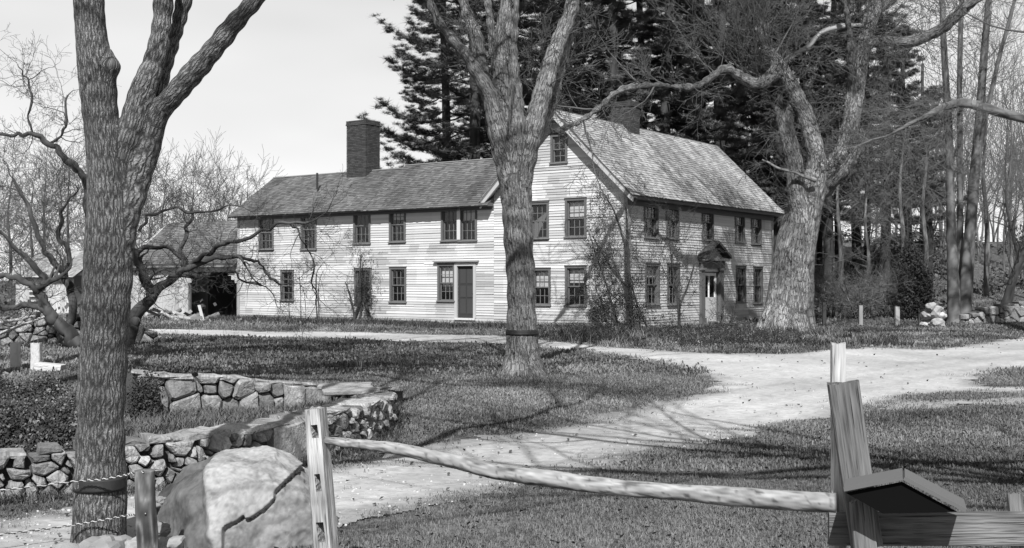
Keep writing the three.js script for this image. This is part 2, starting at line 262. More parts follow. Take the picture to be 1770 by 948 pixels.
addW(winW, 488, 506, 471, 518, { cols: 2 }); addW(winW, 616, 640, 468, 524); addW(winW, 677, 700, 466, 521); addW(winW, 760, 784, 460, 519, { shade: 0.6 });
addW(winW, 791, 819, 460, 550, { door: 1 });
addW(winG, 956, 978, 236, 280, { cols: 2, tone: 0.7 }); addW(winG, 919, 946, 354, 411); addW(winG, 981, 1011, 347, 408, { shade: 0.45 }); addW(winG, 923, 949, 468, 526, { shade: 0.5 }); addW(winG, 981, 1011, 464, 527, { shade: 0.4 });
addF(1114, 1135, 346, 410); addF(1152, 1171, 350, 411); addF(1214, 1231, 356, 414); addF(1271, 1285, 361, 418); addF(1299, 1314, 365, 421);
addF(1116, 1137, 460, 525, { shade: 0.3 }); addF(1154, 1172, 461, 525); addF(1273, 1287, 464, 522); addF(1303, 1316, 465, 523);
addF(1216, 1240, 472, 556, { door: 2 });

// a wall: panel with openings (part), clapboards (sub-parts; the 290 that show largest are boards of their own, the rest are joined)
const boards = [];
function wall(parent, turn, pos, outline, holes, top, rng, hideBack) {
  const sh = new THREE.Shape(outline.map(([x, y]) => new THREE.Vector2(x, y)));
  for (const w of holes) { const p = new THREE.Path(); p.moveTo(w.x0, w.y0); p.lineTo(w.x0, w.y1); p.lineTo(w.x1, w.y1); p.lineTo(w.x1, w.y0); p.closePath(); sh.holes.push(p); }
  const g = new THREE.ExtrudeGeometry(sh, { depth: 0.14, bevelEnabled: false }); g.translate(0, 0, -0.16);
  const panel = mesh('wall', g, M.panel, parent); panel.position.set(...pos); panel.rotation.y = turn;
  if (hideBack) return panel;
  const span = (y) => { let a = 1e9, b = -1e9; for (let i = 0; i < outline.length; i++) { const [x1, y1] = outline[i], [x2, y2] = outline[(i + 1) % outline.length]; if ((y1 <= y && y2 >= y) || (y2 <= y && y1 >= y)) { if (y1 === y2) { a = Math.min(a, x1, x2); b = Math.max(b, x1, x2); } else { const x = x1 + (x2 - x1) * (y - y1) / (y2 - y1); a = Math.min(a, x); b = Math.max(b, x); } } } return [a, b]; };
  const E = 0.104;
  for (let y = 0.12; y < top - 0.02; y += E * (0.97 + 0.06 * rng())) {
    const [A, B] = span(Math.min(top - 0.03, y + E * 0.5)); if (!(B - A > 0.15)) continue;
    let cuts = [[A, B]];
    for (const w of holes) if (w.y0 - 0.09 < y + E * 0.6 && w.y1 + 0.09 > y + E * 0.4) cuts = cuts.flatMap(([a, b]) => w.x1 + 0.09 < a || w.x0 - 0.09 > b ? [[a, b]] : [[a, w.x0 - 0.09], [w.x1 + 0.09, b]].filter(([c, d]) => d - c > 0.03));
    for (const [a, b] of cuts) {
      let x = a;
      while (x < b - 0.01) {
        let e = Math.min(b, x + 2.2 + 3.4 * rng()); if (b - e < 0.7) e = b;
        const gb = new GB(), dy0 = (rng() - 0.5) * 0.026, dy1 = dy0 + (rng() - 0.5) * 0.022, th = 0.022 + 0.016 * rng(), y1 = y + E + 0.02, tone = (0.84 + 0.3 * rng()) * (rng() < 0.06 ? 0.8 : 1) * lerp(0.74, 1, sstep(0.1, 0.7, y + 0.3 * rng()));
        const n = Math.max(1, Math.round((e - x) / 0.5));
        for (let k = 0; k < n; k++) {
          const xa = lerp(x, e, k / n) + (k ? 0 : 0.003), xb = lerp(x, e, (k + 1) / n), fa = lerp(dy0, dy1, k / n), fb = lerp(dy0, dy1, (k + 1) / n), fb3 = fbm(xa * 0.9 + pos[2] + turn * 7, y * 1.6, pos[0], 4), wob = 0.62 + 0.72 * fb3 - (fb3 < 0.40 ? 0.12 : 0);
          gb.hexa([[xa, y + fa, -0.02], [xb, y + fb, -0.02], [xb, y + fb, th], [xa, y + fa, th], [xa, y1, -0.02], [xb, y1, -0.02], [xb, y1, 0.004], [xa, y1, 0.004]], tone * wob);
        }
        boards.push({ gb, panel, size: (e - x) * (turn ? 0.62 : 1) * 40 / (41 + 0.6 * Math.abs((x + e) / 2)) });
        x = e;
      }
    }
  }
  return panel;
}
{
  const r = RNG(11), tri = [[-MW, 0], [0, 0], [0, EAVE], [-MW / 2, RIDGE - 0.06], [-MW, EAVE]];
  wall(house, 0, [0, 0, 0], tri, winG, RIDGE - 0.06, r);
  wall(house, Math.PI / 2, [0, 0, 0], [[0, 0], [ML, 0], [ML, EAVE], [0, EAVE]], winF, EAVE, r);
  wall(house, 0, [0, 0, 0], [[-WL, 0], [-MW - 0.002, 0], [-MW - 0.002, WEAVE], [-WL, WEAVE]], winW, WEAVE, r);
  wall(house, Math.PI, [-MW, 0, -ML], tri.map(([x, y]) => [-x - MW, y]).reverse(), [], 0, r, true);
  wall(house, -Math.PI / 2, [-MW - 0.005, 0, -ML], [[0, 0], [ML - WD, 0], [ML - WD, EAVE], [0, EAVE]], [], 0, r, true);
  wall(house, Math.PI, [-WL, 0, -WD], [[-(WL - MW), 0], [0, 0], [0, WEAVE], [-(WL - MW), WEAVE]], [], 0, r, true);
  wall(house, -Math.PI / 2, [-WL, 0, -WD], [[0, 0], [WD, 0], [WD, WEAVE], [WD / 2, WRIDGE - 0.05], [0, WEAVE]], [], 0, r, true);
  boards.sort((p, q) => q.size - p.size);
  const rest = [];
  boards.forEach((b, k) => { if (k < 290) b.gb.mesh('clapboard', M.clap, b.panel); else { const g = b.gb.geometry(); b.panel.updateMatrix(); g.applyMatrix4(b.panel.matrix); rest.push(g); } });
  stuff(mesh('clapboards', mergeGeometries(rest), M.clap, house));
  // corner boards, water table
  for (const bx of [[[-0.13, 0.045, 0.05, EAVE, 0.002, 0.047], [0.004, 0.046, 0.05, EAVE, -0.15, 0.0]], [[0.003, 0.045, 0.05, EAVE, -ML, -ML + 0.15]], [[-WL - 0.02, -WL + 0.13, 0.05, WEAVE, 0.002, 0.045]]]) { const c = new GB(); for (const k of bx) c.box(...k); c.mesh('corner_board', M.corner, house); }
  const f = new GB(); f.box(-WL + 0.01, 0.03, -0.3, 0.12, -0.14, 0.03, 1); f.box(-0.14, 0.031, -0.3, 0.118, -ML, -0.15, 1); f.mesh('foundation', M.corner, house);
  const fl = new GB(); fl.box(-MW + 0.16, -0.16, 2.55, 2.7, -ML + 0.16, -0.2); fl.box(-WL + 0.16, -MW - 0.05, 2.55, 2.7, -WD + 0.16, -0.2); fl.box(-WL + 0.16, -0.16, 0.0, 0.1, -WD + 0.16, -0.2); fl.box(-MW + 0.16, -0.16, 0.0, 0.098, -ML + 0.16, -WD + 0.1); fl.mesh('interior_floor', M.panel, house);
}
// a window: casing with sill, sash, twelve panes, perhaps a roller blind
function windowUnit(parent, w, rng) {
  const { x0, x1, y0, y1 } = w, W = x1 - x0, Hh = y1 - y0, g = new GB(), cs = 0.09;
  g.box(x0 - cs, x0, y0 - 0.02, y1 + cs, -0.1, 0.055); g.box(x1, x1 + cs, y0 - 0.02, y1 + cs, -0.1, 0.055); g.box(x0, x1, y1, y1 + cs, -0.1, 0.053); g.box(x0 - cs - 0.02, x1 + cs + 0.02, y1 + cs, y1 + cs + 0.03, 0.0, 0.08);
  const f = g.mesh('window', M.trim, parent);
  const s = new GB(); s.box(x0 - cs - 0.03, x1 + cs + 0.03, y0 - 0.07, y0 - 0.02, -0.1, 0.10, 1.5); s.mesh('sill', M.trim, f);
  const cols = w.cols || 3, rows = 4, mid = y0 + Hh * 0.5, sg = new GB(), m = 0.022, st = 0.045;
  for (const [a, b, z] of [[y0 - 0.02, mid + 0.02, -0.06], [mid - 0.02, y1, -0.02]]) {
    sg.box(x0, x0 + st, a, b, z - 0.035, z, 1.2); sg.box(x1 - st, x1, a, b, z - 0.035, z, 1.2); sg.box(x0 + st, x1 - st, a, a + st, z - 0.035, z - 0.001, 1.3); sg.box(x0 + st, x1 - st, b - st, b, z - 0.035, z - 0.001, 1.2);
    for (let k = 1; k < cols; k++) { const x = x0 + st + (W - 2 * st) * k / cols; sg.box(x - m / 2, x + m / 2, a + st, b - st, z - 0.03, z - 0.004, 1.5); }
    const y = (a + b) / 2; sg.box(x0 + st, x1 - st, y - m / 2, y + m / 2, z - 0.031, z - 0.006, 1.5);
    for (let k = 0; k < cols; k++) for (let q = 0; q < rows / 2; q++) {
      const pw = (W - 2 * st) / cols, ph = (b - a - 2 * st) / 2, p = mesh('pane', paneGeo, M.glass, f);
      p.position.set(x0 + st + pw * (k + 0.5), a + st + ph * (q + 0.5), z - 0.018); p.scale.set(pw, ph, 1); p.rotation.set((rng() - 0.5) * 0.02, (rng() - 0.5) * 0.02, 0);
    }
  }
  sg.mesh('sash', M.sash, f);
  if (w.shade) { const b = new GB(); b.box(x0 + 0.03, x1 - 0.03, y1 - Hh * w.shade, y1 - 0.02, -0.15, -0.135); b.mesh('roller_blind', M.shade, f); }
  return f;
}
const paneGeo = new THREE.PlaneGeometry(1, 1);
{
  const r = RNG(5);
  for (const w of [...winW, ...winG]) if (!w.door) windowUnit(house, w, r);
  for (const w of winF) if (!w.door) { const f = windowUnit(house, w, r); f.rotation.y = Math.PI / 2; }
  // pale mullion between the twin upper windows
  const mu = new GB(); mu.box(winW[4].x1 + 0.005, winW[5].x0 - 0.005, winW[4].y0, winW[4].y1, 0.05, 0.07, 1.3); mu.mesh('mullion', M.paletrim, house);
  // wing door, its frame and the hood board over door and window
  const d = winW.find((w) => w.door), wn = winW[9];
  const fr = new GB(); fr.box(d.x0 - 0.13, d.x0, d.y0, d.y1 + 0.12, -0.1, 0.06); fr.box(d.x1, d.x1 + 0.13, d.y0, d.y1 + 0.12, -0.1, 0.06); fr.box(d.x0, d.x1, d.y1, d.y1 + 0.12, -0.1, 0.058); fr.box(d.x0 - 0.1, d.x1 + 0.1, d.y0 - 0.08, d.y0 - 0.001, -0.1, 0.12, 1.3);
  fr.box(wn.x0 - 0.25, d.x1 + 0.28, d.y1 + 0.16, d.y1 + 0.22, 0, 0.16, 0.6);
  const fm = fr.mesh('door_frame', M.paletrim, house);
  const dp = new GB(); dp.box(d.x0, d.x1, d.y0, d.y1, -0.10, -0.06); for (const [a, b] of [[0.08, 0.36], [0.40, 0.62], [0.66, 0.94]]) for (const [p, q] of [[0.12, 0.46], [0.54, 0.88]]) dp.box(lerp(d.x0, d.x1, p), lerp(d.x0, d.x1, q), lerp(d.y0, d.y1, a), lerp(d.y0, d.y1, b), -0.06, -0.048, 1.5);
  const door = dp.mesh('door', vc(0.022), house); const kn = mesh('door_knob', new THREE.SphereGeometry(0.03, 12, 8), M.dark, door); kn.position.set(d.x1 - 0.08, d.y0 + 1.0, -0.03);
  // front doorway: pilasters, entablature, pediment, door with glass over panels
  const e = winF.find((w) => w.door), P = new THREE.Group(); P.name = 'doorway'; house.add(P); P.rotation.y = Math.PI / 2;
  const o = 0.42, cxm = (e.x0 + e.x1) / 2, half = (e.x1 - e.x0) / 2;
  for (const s of [-1, 1]) { const px = new GB(), a = cxm + s * (half + 0.06), b = cxm + s * (half + o); px.box(Math.min(a, b), Math.max(a, b), 0.1, e.y1 + 0.1, 0, 0.12); px.box(Math.min(a, b) - 0.04, Math.max(a, b) + 0.04, 0.05, 0.3, 0, 0.16); px.box(Math.min(a, b) - 0.05, Math.max(a, b) + 0.05, e.y1 + 0.1, e.y1 + 0.2, 0, 0.18, 1.3); px.mesh('pilaster', M.trim, P); }
  const en = new GB(); en.box(cxm - half - o, cxm + half + o, e.y1 + 0.2, e.y1 + 0.5, 0, 0.16); en.box(cxm - half - o - 0.12, cxm + half + o + 0.12, e.y1 + 0.5, e.y1 + 0.6, 0, 0.34, 1.6); en.mesh('entablature', M.trim, P);
  const pe = new GB(), yb = e.y1 + 0.6, w2 = half + o + 0.18, rise = 0.62;
  pe.hexa([[cxm - w2 + 0.2, yb, 0], [cxm + w2 - 0.2, yb, 0], [cxm + w2 - 0.2, yb, 0.12], [cxm - w2 + 0.2, yb, 0.12], [cxm - 0.02, yb + rise - 0.1, 0], [cxm + 0.02, yb + rise - 0.1, 0], [cxm + 0.02, yb + rise - 0.1, 0.12], [cxm - 0.02, yb + rise - 0.1, 0.12]], 2.2);
  for (const s of [-1, 1]) { const a = cxm + s * w2; const lo = [[a, yb], [cxm, yb + rise]], k = (z, q) => [[lo[0][0], lo[0][1] + q, z], [lo[1][0], lo[1][1] + q, z]]; const b0 = k(0, 0), f0 = k(0.40, 0), b1 = k(0, 0.12), f1 = k(0.40, 0.12); const cs = s < 0 ? [b0[0], b0[1], f0[1], f0[0], b1[0], b1[1], f1[1], f1[0]] : [b0[1], b0[0], f0[0], f0[1], b1[1], b1[0], f1[0], f1[1]]; pe.hexa(cs, 0.5); }
  pe.mesh('pediment', M.trim, P);
  const fd = new GB(); fd.box(e.x0, e.x1, e.y0, e.y0 + 1.0, -0.1, -0.05, 1.2); fd.box(e.x0, e.x0 + 0.12, e.y0 + 1.0, e.y1, -0.1, -0.05, 1.6); fd.box(e.x1 - 0.12, e.x1, e.y0 + 1.0, e.y1, -0.1, -0.05, 1.6); fd.box(e.x0 + 0.12, e.x1 - 0.12, e.y1 - 0.12, e.y1, -0.1, -0.051, 1.6); fd.box(cxm - 0.03, cxm + 0.03, e.y0 + 1.0, e.y1 - 0.12, -0.1, -0.052, 1.8);
  fd.mesh('door', M.paletrim, P);
  const gp = mesh('pane', paneGeo, M.glass, P); gp.position.set(cxm, e.y0 + 1 + (e.y1 - e.y0 - 1.1) / 2, -0.08); gp.scale.set(e.x1 - e.x0 - 0.2, e.y1 - e.y0 - 1.1, 1);
}
// roofs: boards under courses of split shingles
function roofSlope(parent, mat, boardMat, U, Vv, L, W, O, rng, opts = {}) {   // O at the left eave, U along the eave, Vv up the slope
  const Nn = V3().crossVectors(U, Vv).normalize();
  const pt = (u, v, n) => V3().copy(O).addScaledVector(U, u).addScaledVector(Vv, v).addScaledVector(Nn, n);
  const hex = (g, u0, u1, v0, v1, n0a, n1a, n0b, n1b, c) => g.hexa([pt(u0, v0, n0a), pt(u1, v0, n0a), pt(u1, v0, n1a), pt(u0, v0, n1a), pt(u0, v1, n0b), pt(u1, v1, n0b), pt(u1, v1, n1b), pt(u0, v1, n1b)].map((p) => [p.x, p.y, p.z]), c);
  const b = new GB(); hex(b, 0, L, 0, W, -0.07, 0, -0.07, 0, 1); const roof = b.mesh('roof', boardMat, parent);
  if (opts.plain) return roof;
  const g = new GB(), E = opts.expo || 0.15;
  for (let v = -0.05, row = 0; v < W - 0.02; v += E, row++) {
    let u = -0.03 - rng() * 0.1;
    while (u < L + 0.02) { const w = 0.09 + 0.15 * rng(), u1 = Math.min(L + 0.03, u + w); const th = 0.014 + 0.014 * rng(), dv = (rng() - 0.5) * 0.03; const p = pt(u, v, 0), wearAndShade = clamp(fbm(p.x * 0.5 + 5, p.y * 0.7, p.z * 0.5, 3) + 0.7 * (noise(u * 2.6, v * 0.25, 7) - 0.5), 0.05, 1);  // weathering plus downslope streaks that paint limb shadows into the shingle tone
      if (u1 - Math.max(u, -0.03) > 0.02) hex(g, Math.max(u, -0.03), u1 - 0.006, v + dv, Math.min(W, v + E + 0.05), 0.006, 0.010 + th, 0.001, 0.006, (0.62 + 0.7 * rng()) * (0.55 + 0.9 * wearAndShade)); u = u1; }
  }
  stuff(g.mesh('shingles', mat, roof));
  return roof;
}
{
  const r = RNG(21), rise = RIDGE - EAVE, half = MW / 2, ang = Math.atan2(rise, half), ov = 0.42, rk = 0.42;
  // main block: front slope falls to +x, rear slope to -x; the ridge runs along z
  const Wm = (half + ov) / Math.cos(ang), upF = V3(-Math.cos(ang), Math.sin(ang), 0), upB = V3(Math.cos(ang), Math.sin(ang), 0);
  const eY = EAVE - ov * Math.tan(ang) + 0.15;
  roofSlope(house, M.shingle, M.roofBoard, V3(0, 0, -1), upF, ML + 2 * rk, Wm, V3(ov, eY, rk), r);
  roofSlope(house, M.shingle, M.roofBoard, V3(0, 0, 1), upB, ML + 2 * rk, Wm, V3(-MW - ov, eY, -ML - rk), r, { expo: 0.3 });
  // wing: two sections, the one next to the main block a little higher
  const wr = WRIDGE - WEAVE, wh = WD / 2, wa = Math.atan2(wr, wh), tS = tW(640), wo = 0.46;
  for (const [a, b, up] of [[WL + 0.2, tS, 0], [tS + 0.06, MW + 0.02, 0.12]]) {
    const A = Math.atan2(wr + up, wh), Ww = (wh + wo) / Math.cos(A), y = WEAVE - wo * Math.tan(A) + 0.08;
    roofSlope(house, M.shingleDark, M.roofBoard, V3(1, 0, 0), V3(0, Math.sin(A), -Math.cos(A)), a - b, Ww, V3(-a, y + 0.0, wo), r);
    roofSlope(house, M.shingleDark, M.roofBoard, V3(-1, 0, 0), V3(0, Math.sin(A), Math.cos(A)), a - b, Ww, V3(-b, y, -WD - wo), r, { expo: 0.3 });
  }
  // ridge caps
  const rc = new GB(); rc.box(-MW / 2 - 0.09, -MW / 2 + 0.09, RIDGE + 0.085, RIDGE + 0.125, -ML - rk, rk, 0.8); rc.box(-WL - 0.2, -tS - 0.05, WRIDGE + 0.07, WRIDGE + 0.11, -wh - 0.08, -wh + 0.08, 0.8); rc.box(-tS - 0.05, -MW, WRIDGE + 0.19, WRIDGE + 0.23, -wh - 0.08, -wh + 0.08, 0.8); rc.mesh('ridge_board', M.shingle, house);
  // boxed cornices and rake boards
  const cn = new GB();
  cn.box(0.05, ov - 0.03, EAVE - 0.42, EAVE - 0.24, -ML - 0.1, 0.1, 0.6); cn.box(0.03, 0.075, EAVE - 0.62, EAVE - 0.42, -ML, 0.06, 0.5);
  cn.box(-WL - 0.15, -MW, WEAVE - 0.30, WEAVE - 0.17, 0.05, wo - 0.02, 0.5); cn.box(-WL, -MW, WEAVE - 0.42, WEAVE - 0.30, 0.03, 0.07, 0.55);
  cn.mesh('cornice', M.cornice, house);
  const rb = new GB();
  for (const s of [-1, 1]) { const xe = s > 0 ? ov : -MW - ov, dx = -MW / 2, q = (x, y, z) => [x, y, z]; const yE = eY - 0.075, yR = RIDGE + 0.02; const k = [[xe, yE - 0.2], [dx, yR - 0.22], [dx, yR], [xe, yE]]; const z0 = rk - 0.09, z1 = rk - 0.01; const A = [q(...k[0], z0), q(...k[1], z0), q(...k[1], z1), q(...k[0], z1), q(...k[3], z0), q(...k[2], z0), q(...k[2], z1), q(...k[3], z1)]; rb.hexa(s < 0 ? A : [A[1], A[0], A[3], A[2], A[5], A[4], A[7], A[6]], 1); const sf = [q(...k[3].map((v, i) => i ? v - 0.05 : v), 0.03), q(...k[2].map((v, i) => i ? v - 0.05 : v), 0.03), q(...k[2].map((v, i) => i ? v - 0.05 : v), z0), q(...k[3].map((v, i) => i ? v - 0.05 : v), z0), q(...k[3], 0.03), q(...k[2], 0.03), q(...k[2], z0), q(...k[3], z0)]; rb.hexa(s < 0 ? sf : [sf[1], sf[0], sf[3], sf[2], sf[5], sf[4], sf[7], sf[6]], 0.8); }
  rb.mesh('rake_board', M.paletrim, house);
  // chimneys: courses of brick with a corbelled top
  function chimney(x, z, wx, wz, y0, y1, mat, rng) {
    const g = new GB(), c = 0.075; let k = 0; const core = new GB(); core.box(x - wx / 2 + 0.03, x + wx / 2 - 0.03, y0, y1 - 0.06, z - wz / 2 + 0.03, z + wz / 2 - 0.03, 0.9);
    const ch = core.mesh('chimney', M.mud, house);
    for (let y = y0; y < y1; y += c, k++) {
      const ex = y > y1 - 0.1 ? 0.015 : y > y1 - 0.2 ? 0.03 : 0, X = wx / 2 + ex, Z = wz / 2 + ex;
      for (const side of [0, 1, 2, 3]) { const len = side % 2 ? 2 * Z - 0.2 : 2 * X; let s = -len / 2 - (k % 2 ? 0.1 : 0); while (s < len / 2) { const a = Math.max(-len / 2, s), b = Math.min(len / 2, s + 0.2 + 0.01 * rng()); const t = 0.6 + 0.8 * rng(), j = rng() * 0.008; if (b - a > 0.02) { if (side === 0) g.box(x + a, x + b - 0.012, y, y + c - 0.012, z + Z - 0.1, z + Z + j, t); if (side === 2) g.box(x + a, x + b - 0.012, y, y + c - 0.012, z - Z - j, z - Z + 0.1, t); if (side === 1) g.box(x + X - 0.1, x + X + j, y, y + c - 0.012, z + a, z + b - 0.012, t); if (side === 3) g.box(x - X - j, x - X + 0.1, y, y + c - 0.012, z + a, z + b - 0.012, t); } s = b + 0.001; } }
    }
    stuff(g.mesh('bricks', mat, ch)); return ch;
  }
  chimney(-15.2, -2.45, 1.2, 0.95, 5.6, 9.05, M.brick, RNG(31));
  chimney(-MW / 2, -5.2, 0.9, 0.8, 7.0, 9.2, M.brick, RNG(32));
  const vp = mesh('vent_pipe', new THREE.CylinderGeometry(0.05, 0.05, 0.75, 12), M.band, house); vp.position.set(-16.7, 6.35, -1.0);
}

// ------------------------------------------------------------------ stone steps at the wing door
{
  const d = winW.find((w) => w.door), loc = (x, z) => { const c = Math.cos(TURN), s = Math.sin(TURN); return [CORNER[0] + x * c + z * s, -CORNER[1] - x * s + z * c]; };
  const st = thing('door_step', 'rough granite steps below the dark wing door', 'steps');
  const r = RNG(4);
  for (const [x, z, w, dp, y0, y1] of [[(d.x0 + d.x1) / 2, 0.35, 1.7, 0.6, -0.1, 0.17], [(d.x0 + d.x1) / 2 - 0.1, 0.95, 2.6, 0.6, -0.15, 0.06]]) { const g = new RoundedBoxGeometry(w, y1 - y0, dp, 2, 0.03); const m = mesh('step_slab', g, std({ color: grey(0.3), bumpMap: grainTex, bumpScale: 0.02 }), st); const [X, Z] = loc(x, z); m.position.set(X, (y0 + y1) / 2, Z); m.rotation.y = TURN; }
}

// ------------------------------------------------------------------ trees
const UPV = V3(0, 1, 0);
const randDir = (r) => V3(r() * 2 - 1, r() * 2 - 1, r() * 2 - 1).normalize();
function limb(Z, a) { return [a.map(([px, py, , dz]) => at(px, py, Z + (dz || 0))), a.map(([, , w, dz]) => w / 2 / F * (Z + (dz || 0)))]; }
// bark: furrows that run along the limb
function barkOpts(size, depth, seed, light = 0.5) {
  const k = 1 / size, rid = (q) => 1 - Math.abs(2 * noise(q[0] * k + seed + 0.6 * noise(q[0] * k * 0.3, q[1] * k * 0.3, q[2] * k * 0.3), q[1] * k * 0.2, q[2] * k) - 1), fine = (q) => noise(q[0] * k * 2.9 + 9, q[1] * k * 1.1, q[2] * k * 2.9 + seed);
  return {
    disp: (q) => depth * (1.3 * rid(q) + 0.9 * fine(q) - 1.2) + depth * 1.8 * (fbm(q[0] * k * 0.12, q[1] * k * 0.1 + seed, q[2] * k * 0.12, 2) - 0.5),
    shade: (q) => { const a = fine(q), b = fbm(q[0] * k * 0.2 + 5, q[1] * k * 0.16 + seed, q[2] * k * 0.2, 3), e = rid(q); return Math.max(0.1, 1.35 * e * e * (0.4 + 0.9 * a) + 1.2 * (b - 0.42) + light * 0.3); },
  };
}
function bigLimb(gb, Z, arr, sides, step, o) { const [p, r] = limb(Z, arr), [P, R] = resample(p, r, step); gb.tube(P, R, sides, o); return P; }
// a branch that forks into finer ones
function grow(gb, r, p, d, len, rad, lv, o) {
  const n = Math.max(3, Math.min(9, Math.round(len / (o.seg || 0.4)))), pts = [p.clone()], rads = [rad], dir = d.clone().normalize(), cur = p.clone();
  for (let k = 1; k <= n; k++) {
    dir.addScaledVector(randDir(r), o.wig || 0.22).addScaledVector(UPV, lv === 0 ? (o.tip ?? 0.05) : (o.up ?? 0.06)).normalize();
    cur.addScaledVector(dir, len / n); if (o.floor !== undefined && cur.y < o.floor) cur.y = o.floor; pts.push(cur.clone()); rads.push(Math.max(o.min || 0.004, rad * (1 - 0.68 * k / n)));
  }
  const tone = (o.tone ?? 1) * (0.75 + 0.5 * r());
  gb.tube(pts, rads, rad > 0.07 ? 8 : rad > 0.025 ? 5 : 3, { open: rad < 0.02, tone, ...(rad > 0.05 && o.bark ? o.bark : {}) });
  if (lv <= 0) return;
  const kids = Math.max(1, Math.round((o.kids?.[lv] ?? 5) * (0.75 + 0.5 * r())));
  for (let k = 0; k < kids; k++) {
    const t = k === 0 ? 1 : lerp(o.from ?? 0.22, 1, Math.pow(r(), 0.8)), f = t * n, i = Math.min(n - 1, Math.floor(f)), q = pts[i].clone().lerp(pts[i + 1], f - i), ax = pts[i + 1].clone().sub(pts[i]).normalize();
    const side = randDir(r); side.addScaledVector(ax, -side.dot(ax)); if (o.flat) side.y *= o.flat; side.normalize();
    const ang = k === 0 ? 0.25 : (o.ang ?? 0.75) * (0.7 + 0.6 * r()), nd = ax.multiplyScalar(Math.cos(ang)).addScaledVector(side, Math.sin(ang));
    grow(gb, r, q, nd, len * (o.ratio ?? 0.58) * (1.15 - 0.45 * t) * (0.7 + 0.6 * r()), Math.max(o.min || 0.004, lerp(rads[i], rads[i + 1], f - i) * (k === 0 ? 0.9 : 0.6)), lv - 1, o);
  }
}
// twigs sprouting along a polyline
function sprout(gb, r, P, count, len, rad, lv, o, from = 0) { for (let k = 0; k < count; k++) { const f = lerp(from, 0.999, r()) * (P.length - 1), i = Math.floor(f), p = P[i].clone().lerp(P[i + 1], f - i), ax = P[i + 1].clone().sub(P[i]).normalize(), s = randDir(r); s.addScaledVector(ax, -s.dot(ax)).normalize(); if (o.fan) s.addScaledVector(UPV, o.fan).normalize(); grow(gb, r, p, s.addScaledVector(ax, 0.5), len * (0.5 + r()), rad * (0.6 + 0.7 * r()), lv, o); } }
const endDir = (P) => P[P.length - 1].clone().sub(P[P.length - 2]).normalize();

// 1. forked tree close by on the left
{
  const Z = 7.9, t = thing('shade_tree', 'rough-barked forked tree trunk close to the viewer, leftmost in the picture', 'tree');
  const r = RNG(8), o = barkOpts(0.03, 0.01, 3.1), lm = (arr) => { const [P, R] = limb(Z, arr); return resample(P, R, 0.14); };
  const L = [
    lm([[171, 985, 108], [172, 950, 92], [173, 900, 84], [173, 840, 82], [175, 700, 80], [178, 600, 77], [182, 500, 78], [185, 430, 76], [186, 370, 68], [182, 320, 60], [177, 270, 54], [172, 215, 52], [168, 150, 54], [162, 100, 52], [156, 50, 50], [153, 0, 50], [150, -60, 47], [140, -140, 42]]),
    lm([[190, 455, 62, 0.0], [208, 385, 58, 0.04], [224, 335, 56, 0.07], [240, 285, 54, 0.1], [254, 240, 49, 0.12], [265, 205, 40, 0.12]]),
    lm([[258, 228, 34, 0.11], [276, 192, 37, 0.1], [300, 163, 35, 0.05], [330, 128, 34, 0], [362, 92, 33, -0.05], [400, 46, 32, -0.1], [440, 0, 30, -0.15], [500, -70, 27, -0.2]]),
    lm([[214, 268, 22, 0.0], [225, 228, 34, 0.02], [238, 182, 38, 0.05], [252, 145, 38, 0.1], [266, 105, 36, 0.2], [276, 60, 35, 0.25], [282, 0, 34, 0.3], [286, -80, 30, 0.35]]),
    lm([[268, 190, 26, 0.25], [276, 140, 26, 0.3], [292, 90, 25, 0.4], [306, 45, 25, 0.5], [317, 0, 25, 0.55], [335, -70, 22, 0.6]]),
    lm([[182, 142, 22, -0.03], [188, 122, 30, -0.05], [190, 106, 30, -0.05], [187, 92, 16, -0.02]]), lm([[215, 330, 20], [208, 262, 26, 0.02], [224, 235, 24, 0.02]]),
  ];
  fused(L, 0.014, 0.035, { tile: 0.52, depth: 0.022, lump: 4, tone: patchy(3.5, 1.5) }).mesh('trunk', M.barkA, t);
  const cr = new GB(), go = { kids: [0, 5, 5, 5], seg: 0.45, wig: 0.2, up: 0.1, tone: 0.5, min: 0.004, floor: 6.0 };
  for (const k of [0, 2, 3, 4]) { const P = L[k][0]; grow(cr, r, P[P.length - 1], endDir(P).addScaledVector(UPV, 0.6), 7.5, [0.085, 0, 0.055, 0.06, 0.045][k] * 1.3, 3, go); sprout(cr, r, P.slice(-3), 2, 2.2, 0.03, 2, go); }
  cr.mesh('crown', M.crownA, t);
  const bd = new GB(), ob = { disp: o.disp, tone: 1 }; const P = resample([at(173, 846, Z), at(173, 822, Z)], [0.177, 0.176], 0.02); bd.tube(P[0], P[1], 96, { disp: (q) => 0.006 * (noise(q[0] * 20, q[1] * 30, q[2] * 20) - 0.3), shade: (q) => 0.6 + 0.9 * noise(q[0] * 30, q[1] * 40, q[2] * 30) }); bd.mesh('trunk_band', M.band, t);
}
